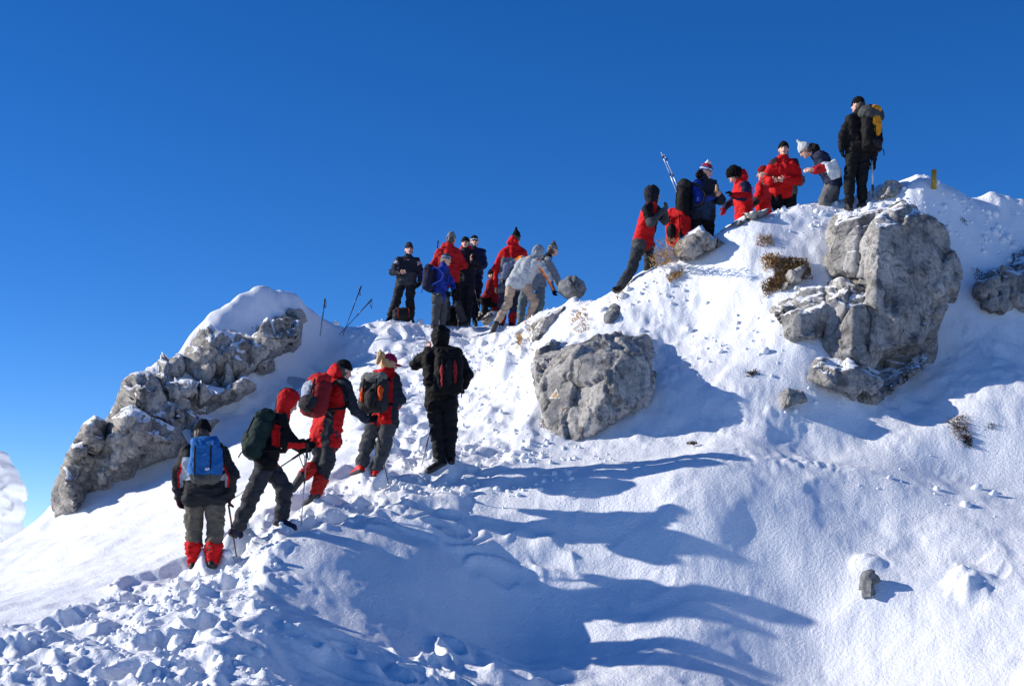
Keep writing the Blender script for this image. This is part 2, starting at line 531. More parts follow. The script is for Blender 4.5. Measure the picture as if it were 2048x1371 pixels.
def roughness(x, y):
    """small relief added to the broad form; x, y arrays"""
    x = x.astype(np.float32); y = y.astype(np.float32)
    wx = x + 0.12 * fbm2(x * 1.7, y * 1.7, 2, 91); wy = y + 0.12 * fbm2(x * 1.7, y * 1.7, 2, 95)
    tm = track_mask(x + 0.25 * fbm2(x * 1.2, y * 1.2, 3, 21), y)
    m = 1 - smooth(0.75, 1.15, tm)                        # trodden
    edge = np.exp(-((tm - 1.05) / 0.16) ** 2)             # thrown-up rim
    spill = 1 - smooth(1.1, 1.9, tm)                      # loose lumps beside the track
    z = 0.045 * fbm2(x * 0.8, y * 0.8, 3, 3) + 0.010 * fbm2(x * 4.2, y * 3.0, 3, 8)
    # trodden lumps of three sizes
    l1 = lumps2(wx, wy, 0.26, 31); l2 = lumps2(wx, wy, 0.13, 41, keep=0.75); l3 = lumps2(wx, wy, 0.065, 51, keep=0.8)
    patch = smooth(-0.35, 0.5, fbm2(x * 1.1, y * 1.1, 2, 77))
    z += m * (0.065 * l1 * patch + 0.052 * l2 + 0.010 * l3 - 0.075 + 0.055 * fbm2(x * 2.2, y * 2.2, 3, 61, 0.45) + 0.014 * fbm2(x * 7.0, y * 7.0, 2, 64, 0.5))
    z += edge * (0.045 + 0.06 * l1 + 0.03 * l2)
    side = smooth(0.25, 0.6, fbm2(x * 1.5, y * 1.5, 3, 71))
    z += (spill - m).clip(0) * side * (0.06 * l2 + 0.03 * l3)
    # boot prints
    for sx, sy, r, dep, ang in STEPS:
        sel = np.nonzero((np.abs(x - sx) < 0.5) & (np.abs(y - sy) < 0.5))
        if len(sel[0]) == 0: continue
        dx, dy = x[sel] - sx, y[sel] - sy
        ca, sa = math.cos(ang), math.sin(ang)
        q = np.hypot((dx * ca + dy * sa) / 1.5, (-dx * sa + dy * ca)) / r
        z[sel] += -dep * np.exp(-(q ** 4)) + 0.35 * dep * np.exp(-((q - 1.35) / 0.35) ** 2)
    # wind-carved ribs on the shaded bank right of the track
    bank = smooth(1.0, 1.5, tm) * smooth(-2.6, -1.6, x) * (1 - smooth(0.3, 1.3, x)) * (1 - smooth(16.5, 18, y))
    wrp = fbm2(x * 0.9, y * 0.9, 3, 101) * 0.9
    rib = 1 - np.abs(vnoise2(x * 0.55 + wrp, y * 3.4 + 1.5 * wrp, 105))
    rib2 = 1 - np.abs(vnoise2(x * 1.3 + wrp * 1.4, y * 6.5 + 2.5 * wrp, 109))
    z += bank * (0.11 * rib ** 3 + 0.06 * rib2 ** 4 + 0.035 * fbm2(x * 2.0, y * 3.0, 3, 117)) * smooth(-0.45, 0.2, fbm2(x * 0.7, y * 0.7, 2, 113))
    # crusty, rimed ground on the upper hill
    hill = smooth(18.4, 19.4, y) * smooth(-0.4, 1.2, x)
    z += hill * (0.022 * fbm2(x * 3.6, y * 3.6, 4, 121) + 0.030 * l2 * smooth(0.0, 0.6, fbm2(x * 1.3, y * 1.3, 3, 131)) + 0.02 * l3 * smooth(-0.2, 0.5, fbm2(x * 1.9, y * 1.9, 3, 133)))
    # wind ripples and crust edges on the open slope
    slope = smooth(0.4, 1.4, x) * (1 - smooth(17.6, 18.4, y))
    wr_ = fbm2(x * 0.8, y * 0.8, 3, 161)
    rp = 1 - np.abs(vnoise2(x * 1.1 + 1.2 * wr_, y * 4.2 + 2.0 * wr_, 165))
    z += slope * (0.022 * rp ** 3 * smooth(-0.2, 0.5, wr_) + 0.006 * fbm2(x * 5.5, y * 7.5, 2, 169))
    # thin snow over broken rock on the left summit
    dome = smooth(-6.6, -5.8, x) * (1 - smooth(-3.9, -3.2, x)) * smooth(25.6, 26.6, y) * (1 - smooth(29.2, 30.2, y))
    z += dome * (0.10 * fbm2(x * 1.9, y * 1.9, 3, 171) + 0.06 * l1 * smooth(-0.1, 0.5, fbm2(x * 1.3, y * 1.3, 2, 175)))
    # broken crust along the lip between hollow and right slope
    lip = np.exp(-((y - (18.15 + 0.12 * np.sin(x * 1.7))) / 0.35) ** 2) * smooth(2.2, 3.2, x)
    z += lip * (0.05 * l2 + 0.03 * l3) * smooth(-0.2, 0.6, fbm2(x * 1.4, y * 1.4, 2, 141))
    for fx, fy, dz in FEET:                               # snow pressed up to the soles of those standing in it
        sel = np.nonzero((np.abs(x - fx) < 0.6) & (np.abs(y - fy) < 0.6))
        if len(sel[0]):
            q = np.hypot(x[sel] - fx, y[sel] - fy - 0.05)
            z[sel] += dz * np.exp(-(q / 0.20) ** 4)
    for mx, my, mr, mh in MOUNDS:
        sel = np.nonzero((np.abs(x - mx) < 3 * mr) & (np.abs(y - my) < 3 * mr))
        if len(sel[0]):
            q = np.hypot(x[sel] - mx, (y[sel] - my)) / mr * (1 + 0.25 * fbm2(x[sel] * 5, y[sel] * 5, 2, 151))
            z[sel] += mh * np.exp(-q ** 3) * (1 + 0.35 * fbm2(x[sel] * 6, y[sel] * 6, 3, 153))
    return z

FEET = []
def plant_feet():
    px = [(387,1122,16.05),(425,1120,15.97),(562,1036,16.72),(474,1058,16.55),(633,983,17.38),(722,932,18.18),(751,944,18.14),(880,920,18.38),(902,914,18.43),
          (780,634,30.0),(822,632,30.05),(893,644,29.72),(929,645,29.74),(869,650,28.94),(884,650,29.06),(1003,645,29.9),(1024,645,29.9),(1057,642,28.64),(1238,576,22.95),(1698,410,23.1),(1724,402,23.16)]
    pts = np.array([P(*p) for p in px])
    cur = ground(pts[:, 0], pts[:, 1]) + roughness(pts[:, 0], pts[:, 1])
    FEET.extend((p[0], p[1], float(np.clip(p[2] - 0.078 - c, -0.35, 0.35))) for p, c in zip(pts, cur))

def surface(x, y):
    x = np.atleast_1d(np.asarray(x, float)); y = np.atleast_1d(np.asarray(y, float))
    return ground(x, y) + roughness(x, y)

def cubic_matrix(n_out, n_in, pos):
    M = np.zeros((n_out, n_in), np.float64)
    i = np.clip(np.floor(pos).astype(int), 0, n_in - 2); t = pos - i
    w = [-.5*t**3 + t**2 - .5*t, 1.5*t**3 - 2.5*t**2 + 1, -1.5*t**3 + 2*t**2 + .5*t, .5*t**3 - .5*t**2]
    for k in range(4):
        np.add.at(M, (np.arange(n_out), np.clip(i - 1 + k, 0, n_in - 1)), w[k])
    return M

def build_terrain():
    plant_feet()
    # fan-shaped grid so that the pieces stay about equally fine near and far
    tcol = np.r_[np.linspace(-0.62, -0.385, 60, endpoint=False), np.linspace(-0.385, 0.385, 800), np.linspace(0.385, 0.62, 61)[1:]]
    nrow = 900
    yrow = 6.0 * np.exp(np.linspace(0, math.log(34.0 / 6.0), nrow))
    nc = len(tcol)
    STEP = 5
    ci = np.arange(0, nc + STEP, STEP).clip(max=nc - 1); ci = np.unique(ci)
    ri = np.unique(np.arange(0, nrow + STEP, STEP).clip(max=nrow - 1))
    ty, yy = np.meshgrid(tcol[ci], yrow[ri])
    Zc = ground(ty * yy, yy)
    # resample in index space
    Mr = cubic_matrix(nrow, len(ri), np.interp(np.arange(nrow), ri, np.arange(len(ri))))
    Mc = cubic_matrix(nc, len(ci), np.interp(np.arange(nc), ci, np.arange(len(ci))))
    Z = Mr @ Zc @ Mc.T
    T, Y = np.meshgrid(tcol, yrow)
    X = T * Y
    Rg = roughness(X.ravel(), Y.ravel()).reshape(X.shape)
    soft = 1 - smooth(1.0, 1.5, track_mask(X, Y))
    for k in range(2):                                     # settled, not chiselled: soften the trodden snow
        B = Rg.copy()
        B[1:-1] = 0.25 * Rg[:-2] + 0.5 * Rg[1:-1] + 0.25 * Rg[2:]
        B[:, 1:-1] = 0.25 * B[:, :-2] + 0.5 * B[:, 1:-1] + 0.25 * B[:, 2:]
        Rg = B if k == 0 else Rg * (1 - soft) + B * soft
    Z = Z + Rg
    V = np.stack([X, Y, Z], -1).reshape(-1, 3)
    id_ = np.arange(nrow * nc).reshape(nrow, nc)
    Fq = np.stack([id_[:-1, :-1], id_[:-1, 1:], id_[1:, 1:], id_[1:, :-1]], -1).reshape(-1, 4)
    o = mesh_np('snow_slope', V, Fq, SNOW)
    tag(o, kind='structure')
    # wide flank of the mountain around and below, out to the horizon
    r = np.r_[0, 4, 8, 12, 16, 20, 25, 30, 36, 44, 60, 90, 150, 260, 480, 900, 1800, 3500]
    a = np.linspace(0, 2 * math.pi, 97)[:-1]
    R, A = np.meshgrid(r, a)
    X = R * np.cos(A); Y = 14 + R * np.sin(A)
    G = ground(np.clip(X, -14, 14), np.clip(Y, -3, 34))
    inside = (Y > 5.5) & (Y < 34.5) & (np.abs(X) < 0.64 * np.maximum(Y, 0))
    drop = np.where(inside, 0.9, 0.10) + 0.00 * R
    far = np.maximum(R - 22, 0)
    Zf = G - drop - 0.55 * far / (1 + far / 500) + 14 * fbm2(X / 120, Y / 120, 4, 5) * smooth(80, 500, R)
    V = np.stack([X, Y, Zf], -1).reshape(-1, 3)
    n0, n1 = X.shape
    id_ = np.arange(n0 * n1).reshape(n0, n1)
    nx = np.roll(id_, -1, 0)
    Fq = np.stack([id_[:, :-1], id_[:, 1:], nx[:, 1:], nx[:, :-1]], -1).reshape(-1, 4)
    o = mesh_np('mountain_flank', V, Fq, SNOW)
    tag(o, kind='structure')
build_terrain()
# ------------------------------------------------------------------ rock
def make_rock(snowy=0.0, tint=(1, 1, 1), dark=1.0):
    m = bpy.data.materials.new('limestone')
    nt, b = nodes_of(m)
    n1 = noise_node(nt, 1.6, 6, 0.62)
    n2 = noise_node(nt, 17, 8, 0.75)
    base = ramp_node(nt, n1.outputs[0], [(0.25, tuple(0.15 * dark * t for t in tint)), (0.5, tuple(0.32 * dark * t for t in tint)), (0.75, tuple(0.50 * dark * t for t in tint))])
    spec = ramp_node(nt, n2.outputs[0], [(0.36, (0.30, 0.30, 0.31)), (0.52, (1, 1, 1)), (0.7, (1.16, 1.15, 1.12))])
    c = mix_node(nt, 0.85, base.outputs[0], spec.outputs[0], 'MULTIPLY')
    # dark lichen blotches and a few rusty ones
    n3 = noise_node(nt, 4.2, 5, 0.68)
    lich = ramp_node(nt, n3.outputs[0], [(0.54, (0, 0, 0)), (0.64, (0.8, 0.8, 0.8))])
    c = mix_node(nt, lich.outputs[0], c, (0.055, 0.055, 0.06))
    n4 = noise_node(nt, 6.5, 3, 0.5)
    n4.inputs['Detail'].default_value = 3
    rust = ramp_node(nt, n4.outputs[0], [(0.70, (0, 0, 0)), (0.75, (0.6, 0.6, 0.6))])
    c = mix_node(nt, rust.outputs[0], c, (0.30, 0.12, 0.05))
    # relief: pits, cracks
    v = nt.nodes.new('ShaderNodeTexVoronoi'); v.feature = 'DISTANCE_TO_EDGE'; v.inputs['Scale'].default_value = 1.9
    tc = nt.nodes.new('ShaderNodeTexCoord'); wn_ = noise_node(nt, 3.0, 4, 0.6)
    mixv = nt.nodes.new('ShaderNodeMix'); mixv.data_type = 'VECTOR'; mixv.inputs[0].default_value = 0.35
    mp = nt.nodes.new('ShaderNodeMapping'); mp.inputs['Scale'].default_value = (1.6, 1.2, 0.6); mp.inputs['Rotation'].default_value = (0, 0.35, 0)
    nt.links.new(tc.outputs['Object'], mp.inputs[0]); nt.links.new(mp.outputs[0], mixv.inputs[4]); nt.links.new(wn_.outputs['Color'], mixv.inputs[5])
    nt.links.new(mixv.outputs[1], v.inputs['Vector'])
    crack = ramp_node(nt, v.outputs['Distance'], [(0.0, (0, 0, 0)), (0.035, (1, 1, 1))])
    c = mix_node(nt, 0.35, c, crack.outputs[0], 'MULTIPLY')
    if snowy > 0:
        g = nt.nodes.new('ShaderNodeNewGeometry')
        sep = nt.nodes.new('ShaderNodeSeparateXYZ'); nt.links.new(g.outputs['Normal'], sep.inputs[0])
        n5 = noise_node(nt, 3.5, 6, 0.7)
        ad = nt.nodes.new('ShaderNodeMath'); ad.operation = 'MULTIPLY_ADD'
        nt.links.new(n5.outputs[0], ad.inputs[0]); ad.inputs[1].default_value = 0.9; nt.links.new(sep.outputs['Z'], ad.inputs[2])
        sm = ramp_node(nt, ad.outputs[0], [(0, (0, 0, 0)), (1, (1, 1, 1))])
        lo = 1.28 - 0.5 * snowy
        mr = nt.nodes.new('ShaderNodeMapRange'); mr.inputs[1].default_value = lo; mr.inputs[2].default_value = lo + 0.07
        nt.links.new(ad.outputs[0], mr.inputs[0])
        nt.nodes.remove(sm)
        c = mix_node(nt, mr.outputs[0], c, (0.85, 0.87, 0.90))
    nt.links.new(c, b.inputs['Base Color'])
    b.inputs['Roughness'].default_value = 0.9
    b.inputs['Specular IOR Level'].default_value = 0.2
    h1 = noise_node(nt, 10, 8, 0.72)
    h2 = noise_node(nt, 38, 5, 0.7)
    h = mix_node(nt, 0.3, h1.outputs[0], h2.outputs[0])
    h = mix_node(nt, 0.25, h, crack.outputs[0])
    nt.links.new(bump_node(nt, h, 0.7, 0.04), b.inputs['Normal'])
    return m
ROCK = make_rock(0.0, (1.03, 1.0, 0.96), 1.08)
ROCK_CRAG = make_rock(0.22, (1.03, 1.0, 0.96), 0.98)
ROCK_WARM = make_rock(0.35, (1.06, 1.0, 0.93))
ROCK_SNOWY = make_rock(0.45, (1.03, 1.0, 0.95))
ROCK_DARK = make_rock(0.0, (0.95, 1.0, 1.06), 0.62)
ROCK_RIMED = make_rock(2.6, (0.95, 1.0, 1.06), 0.8)

def nrmz_(v):
    v = np.asarray(v, float)
    return v / np.linalg.norm(v)

def poly_dist(Q, poly):
    """distance of points Q to the polygon outline"""
    a = poly; b = np.roll(poly, -1, 0)
    d = b - a
    t = np.clip(((Q[:, None] - a) * d).sum(-1) / np.maximum((d * d).sum(-1), 1e-9), 0, 1)
    return np.sqrt(((Q[:, None] - a - t[..., None] * d) ** 2).sum(-1)).min(1)

def in_poly(Q, poly):
    x, y = Q[:, 0], Q[:, 1]
    inside = np.zeros(len(Q), bool)
    j = len(poly) - 1
    for i in range(len(poly)):
        xi, yi = poly[i]; xj, yj = poly[j]
        c = ((yi > y) != (yj > y)) & (x < (xj - xi) * (y - yi) / (yj - yi + 1e-12) + xi)
        inside ^= c
        j = i
    return inside

def blocks(p, cell, seed):
    """jointed rock: each cell tilts its face its own way; returns offset and distance to the joint"""
    g = p / cell
    i = np.floor(g).astype(np.int32)
    f1 = np.full(len(p), 9.0); f2 = np.full(len(p), 9.0); off = np.zeros(len(p))
    for dx in (-1, 0, 1):
        for dy in (-1, 0, 1):
            for dz in (-1, 0, 1):
                a, b, c = i[:, 0] + dx, i[:, 1] + dy, i[:, 2] + dz
                ctr = np.stack([a + _h(a, b, c, seed), b + _h(a, b, c, seed + 1), c + _h(a, b, c, seed + 2)], -1)
                v = g - ctr
                d = np.sqrt((v * v).sum(-1))
                gr = np.stack([_h(a, b, c, seed + 3), _h(a, b, c, seed + 4), _h(a, b, c, seed + 5)], -1) * 2 - 1
                o = (v * gr).sum(-1) + 0.5 * (_h(a, b, c, seed + 6) - 0.5)
                nearer = d < f1
                f2 = np.where(nearer, f1, np.minimum(f2, d)); off = np.where(nearer, o, off); f1 = np.where(nearer, d, f1)
    return off * cell * 1.2, (f2 - f1) * cell

def rock_piece(name, outline, bumps, mat, step=5.0, depth=None, inset=0.12, rim=16, thick=0.9, rough=0.09, seed=1, parent=None, loc=None, back=0.0, edge=0.0):
    """a boulder: its outline as seen from the path, the projections of its faces (u, v, metres proud)
    and its body going back into the hill"""
    base_scale = 0.0
    o = np.array(outline, float)
    # resample and roughen the outline
    pts = []
    for a, b in zip(o, np.roll(o, -1, 0)):
        n = max(1, int(np.hypot(*(b - a)) / step))
        for k in range(n):
            pts.append(a + (b - a) * k / n)
    pts = np.array(pts)
    nrm = np.roll(pts, -1, 0) - np.roll(pts, 1, 0)
    nrm = np.c_[nrm[:, 1], -nrm[:, 0]] / np.maximum(np.hypot(nrm[:, 0], nrm[:, 1])[:, None], 1e-6)
    jit = fbm2(pts[:, 0] / 22 + seed * 3.1, pts[:, 1] / 22, 3, seed)
    pts = pts + nrm * (jit * 3.2)[:, None]
    # depth of the hill along the outline
    if depth is None:
        dd = [hit(u, v) for u, v in o]
        known = [d for d in dd if d is not None]
        if not known:
            known = [hit(o[:, 0].mean(), o[:, 1].max() + 12) or 23.0]
            print('rock without ground under its outline', outline[0])
        dd = np.array([d if d is not None else np.nan for d in dd])
        med = np.median(known)
        dd = np.where(np.isnan(dd), med, dd)
        dd = np.clip(dd, med - 1.6, med + 1.6)
    elif isinstance(depth, tuple):
        dd = depth[0] + (depth[1] - depth[0]) * (o[:, 1].max() - o[:, 1]) / np.ptp(o[:, 1])
    else:
        dd = np.full(len(o), float(depth))
    # least-squares plane plus local remainder by inverse distance
    A = np.c_[np.ones(len(o)), o]
    coef = np.linalg.lstsq(A, dd, rcond=None)[0]
    rem = dd - A @ coef
    def base(Q):
        w = 1 / (((Q[:, None] - o) ** 2).sum(-1) + 60.0) ** 1.2
        return np.c_[np.ones(len(Q)), Q] @ coef + (w @ rem) / w.sum(1) + back
    # interior grid
    lo, hi = o.min(0), o.max(0)
    gx, gy = np.meshgrid(np.arange(lo[0], hi[0], step), np.arange(lo[1], hi[1], step))
    g = np.c_[gx.ravel(), gy.ravel()] + RNG.uniform(-0.3, 0.3, (gx.size, 2)) * step
    g = g[in_poly(g, pts)]
    g = g[poly_dist(g, pts) > step * 0.7]
    allp = np.r_[pts, g]
    nb = len(pts)
    res = delaunay_2d_cdt([Vector(p) for p in allp.tolist()], [(i, (i + 1) % nb) for i in range(nb)], [], 1, 0.001)
    V2 = np.array([tuple(v) for v in res[0]]); T = np.array([f for f in res[2] if len(f) == 3])
    # projection: piecewise planar between the given points -> facets
    bp = np.array([(u, v, h) for u, v, h in bumps] + [(u, v, edge) for u, v in o])
    r2 = delaunay_2d_cdt([Vector((u, v)) for u, v, h in bp], [], [], 0, 0.001)
    BT = np.array([f for f in r2[2] if len(f) == 3]); BV = np.array([tuple(v) for v in r2[0]]); src = [x[0] for x in r2[3]]
    BH = bp[src, 2]
    H = np.zeros(len(V2)); done = np.zeros(len(V2), bool)
    for t in BT:
        A0, B0, C0 = BV[t[0]], BV[t[1]], BV[t[2]]
        den = (B0[1] - C0[1]) * (A0[0] - C0[0]) + (C0[0] - B0[0]) * (A0[1] - C0[1])
        if abs(den) < 1e-9: continue
        l1 = ((B0[1] - C0[1]) * (V2[:, 0] - C0[0]) + (C0[0] - B0[0]) * (V2[:, 1] - C0[1])) / den
        l2 = ((C0[1] - A0[1]) * (V2[:, 0] - C0[0]) + (A0[0] - C0[0]) * (V2[:, 1] - C0[1])) / den
        l3 = 1 - l1 - l2
        s = (l1 >= -1e-3) & (l2 >= -1e-3) & (l3 >= -1e-3) & ~done
        H[s] = l1[s] * BH[t[0]] + l2[s] * BH[t[1]] + l3[s] * BH[t[2]]
        done |= s
    ed = poly_dist(V2, pts)
    rise = np.clip(ed / rim, 0, 1) ** 0.6
    hmax = max(h for _, _, h in bumps)
    H = np.maximum(H, 0.30 * hmax * rise)
    B = base(V2)
    # crag: ridged relief, jointed blocks and fissures, pushed out along the face normal
    D = B + inset * (1 - np.clip(ed / 8, 0, 1)) - H
    Vf = np.c_[(V2[:, 0] - CX) / F * D, D, (HOR - V2[:, 1]) / F * D]
    a_ = V2[T[:, 1]] - V2[T[:, 0]]; b_ = V2[T[:, 2]] - V2[T[:, 0]]
    flip = (a_[:, 0] * b_[:, 1] - a_[:, 1] * b_[:, 0]) > 0
    T[flip] = T[flip][:, ::-1]
    fn = np.cross(Vf[T[:, 1]] - Vf[T[:, 0]], Vf[T[:, 2]] - Vf[T[:, 0]])
    N = np.zeros_like(Vf)
    for i in range(3): np.add.at(N, T[:, i], fn)
    N /= np.maximum(np.linalg.norm(N, axis=1)[:, None], 1e-12)
    if N[:, 1].mean() > 0: N = -N; T = T[:, ::-1].copy()
    q = Vf + seed * 5.3
    cr = rough * (0.30 * fbm3(q * 1.7, 3, seed, 0.55, True) + 0.16 * fbm3(q * 6.0, 4, seed + 9, 0.62)) - rough * 0.2
    wq = q + 0.05 * np.stack([fbm3(q * 2.2, 3, seed + 60), fbm3(q * 2.2, 3, seed + 61), fbm3(q * 2.2, 3, seed + 62)], -1)
    for cell, amt in ((0.95, 1.0), (0.42, 0.75), (0.17, 0.6)):
        o1, e1 = blocks(wq * np.array([1.25, 0.9, 0.75]), cell, seed + 70)
        cr += rough * amt * 2.6 * o1 - rough * amt * 0.8 * np.exp(-(e1 / 0.03) ** 2)
    Vf = Vf + N * (cr * np.clip(ed / 11, 0.0, 1))[:, None]
    # back of the body: boundary loop carried back and closed
    loop = [i for i in range(len(V2)) if res[3][i] and min(res[3][i]) < nb]
    order = sorted(loop, key=lambda i: min(res[3][i]))
    cen = Vf[order].mean(0)
    ring1 = Vf[order] * 1.0; ring1[:, 1] += thick * 0.45; ring1 = cen + (ring1 - cen) * np.array([0.98, 1, 0.98])
    ring2 = Vf[order] * 1.0; ring2[:, 1] += thick; ring2 = cen + (ring2 - cen) * np.array([0.72, 1, 0.72])
    n0 = len(Vf); k = len(order)
    V = np.r_[Vf, ring1, ring2, [cen + np.array([0, thick * 1.15, 0])]]
    r0 = np.array(order); r1 = n0 + np.arange(k); r2_ = n0 + k + np.arange(k)
    def strip(a, b):
        return np.stack([a, np.roll(a, -1), np.roll(b, -1), b], -1)
    Q4 = np.r_[strip(r0, r1), strip(r1, r2_)]
    fan = np.stack([r2_, np.roll(r2_, -1), np.full(k, n0 + 2 * k)], -1)
    if loc is None:
        loc = V[V[:, 2].argmin()].copy()
    ob = mesh_np(name, V, [T, Q4, fan], mat, parent, loc)
    bmx = __import__('bmesh').new(); bmx.from_mesh(ob.data)
    __import__('bmesh').ops.recalc_face_normals(bmx, faces=bmx.faces); bmx.to_mesh(ob.data); bmx.free()
    return ob

def hull2(pts):
    pts = sorted(map(tuple, pts))
    def half(ps):
        h = []
        for p in ps:
            while len(h) > 1 and (h[-1][0] - h[-2][0]) * (p[1] - h[-2][1]) - (h[-1][1] - h[-2][1]) * (p[0] - h[-2][0]) <= 0: h.pop()
            h.append(p)
        return h[:-1]
    return half(pts) + half(pts[::-1])

def rock_block(name, outline, facets, mat, h=0.03, thick=1.2, seed=1, parent=None, loc=None, rough=1.0, chips=7, shrink=1.0):
    """an angular block: its silhouette from the path and the planes of its broken faces
    facets = (normal, (u, v, distance or -proud)) ..."""
    rg = np.random.default_rng(seed)
    hp = np.array(hull2(outline), float)
    hp = hp.mean(0) + (hp - hp.mean(0)) * shrink
    planes = []
    c2 = hp.mean(0)
    pts = []
    for n, (u, v, d) in facets:
        dd = d if d > 0 else (hit(u, v) or 22.5) + d
        pts.append(P(u, v, dd)); planes.append((nrmz_(n), P(u, v, dd)))
    d0 = min(p[1] for p in pts)
    for a, b in zip(hp, np.roll(hp, -1, 0)):
        ra, rb = P(*a, 1.0), P(*b, 1.0)
        n = np.cross(ra, rb); n /= np.linalg.norm(n)
        if n @ P(*c2, 1.0) > 0: n = -n
        mid = P(*((a + b) / 2), d0 + 0.45)
        n = nrmz_(n + np.array([0, rg.uniform(-0.25, 0.05), 0]) + rg.normal(0, 0.05, 3))      # sides lean a little, none quite alike
        planes.append((n, mid))
    planes.append((np.array([0, 1.0, 0.1]), P(*c2, d0 + thick)))
    corners = np.array([P(*q, dd) for q in hp for dd in (d0, d0 + thick)])
    lo, hi = corners.min(0) - 0.12, corners.max(0) + 0.12
    cen = np.mean(pts, 0)
    for k in range(chips):                                     # broken-off corners
        n = nrmz_(np.array([rg.normal(0, 1.0), -abs(rg.normal(0.25, 0.2)), rg.normal(0.0, 1.0)]))
        far = max((q - cen) @ n for q in corners)
        sup = min(far, 9)
        for m, p in planes[:len(facets)]:
            pass
        planes.append((n, cen + n * sup * rg.uniform(0.74, 0.90)))
    ax = [np.arange(lo[i], hi[i] + h, h) for i in range(3)]
    g = np.stack(np.meshgrid(*ax, indexing='ij'), -1)
    class Conv:
        pass
    D = np.full(g.shape[:3], -9.0)
    for n, p in planes:
        D = np.maximum(D, (g - p) @ n)
    D[0] = D[-1] = h; D[:, 0] = D[:, -1] = h; D[:, :, 0] = D[:, :, -1] = h
    pr = Conv(); pr.lo, pr.hi = lo, hi
    V, Q = sdf_mesh([pr], h, 0.0, grid=(ax, D))
    N = vnormals(V, Q)
    q = V + seed * 3.7
    wq = q + 0.03 * np.stack([fbm3(q * 2.4, 3, seed + 60), fbm3(q * 2.4, 3, seed + 61), fbm3(q * 2.4, 3, seed + 62)], -1)
    dsp = 0.016 * fbm3(q * 5.0, 4, seed, 0.6) + 0.022 * fbm3(q * 1.3, 2, seed + 3)
    for cell, amt in ((0.60, 0.22), (0.24, 0.20)):
        o1, e1 = blocks(wq * np.array([1.2, 1.2, 0.65]), cell, seed + 70)
        dsp += amt * o1 - (0.030 if cell > .4 else 0.008) * np.exp(-(e1 / 0.022) ** 2)
    V = V + N * (dsp * rough)[:, None]
    if loc is None:
        loc = V[V[:, 2].argmin()].copy()
    return mesh_np(name, V, Q, mat, parent, loc)

def outcrop(name, label, cat, pieces, origin, group=None):
    """several blocks of one rock mass under one root"""
    d = origin[2]
    root = empty(name, P(*origin))
    tag(root, label, cat, group)
    for kw in pieces:
        kw = dict(kw)
        if 'facets' in kw:
            rock_block(kw.pop('name', 'block'), kw.pop('outline'), kw.pop('facets'), kw.pop('mat', ROCK), parent=root, loc=P(*origin), **kw)
            continue
        rock_piece(kw.pop('name', 'block'), kw.pop('outline'), kw.pop('bumps'), kw.pop('mat', ROCK), parent=root, loc=P(*origin), **kw)
    return root

# the boulder with the waymark, right of the path
big = rock_block('boulder', [(1083,800),(1090,770),(1110,745),(1140,705),(1180,690),(1215,674),(1240,686),(1275,695),(1300,735),(1318,770),(1300,800),(1255,838),(1210,862),(1175,886),(1130,892),(1104,870),(1092,840)],
    [((-.62,-.74,.26), (1208,790,19.2)), ((.44,-.86,.24), (1208,790,19.2)), ((-.15,-.60,.78), (1205,705,19.75)), ((-.25,-.96,.06), (1165,850,19.28)), ((-.62,-.36,.70), (1148,728,19.6))], ROCK, seed=3, thick=2.4, chips=3, rough=.65, h=.026, shrink=.96)
tag(big, 'large grey boulder with a painted triangle beside the trodden path', 'boulder')
side = rock_block('boulder', [(1054,774),(1064,745),(1090,712),(1118,695),(1138,708),(1132,740),(1105,760),(1092,784),(1062,796)],
    [((-.6,-.7,.35), (1090,745,-.32)), ((.4,-.8,.4), (1095,745,-.32)), ((-.2,-.5,.85), (1112,712,-.2))], ROCK_WARM, seed=5, thick=1.2, chips=5)
tag(side, 'low grey rock topped with dry turf, against the left of the painted boulder', 'boulder')
egg = rock_piece('boulder', [(1203,640),(1208,615),(1222,600),(1240,602),(1252,622),(1250,634),(1225,650),(1208,652)], [(1220,628,.28),(1235,620,.22),(1222,610,.15)], ROCK_DARK, seed=8, step=3.5, rough=.03, rim=9)
tag(egg, 'egg shaped dark grey stone lying above the painted boulder', 'stone')

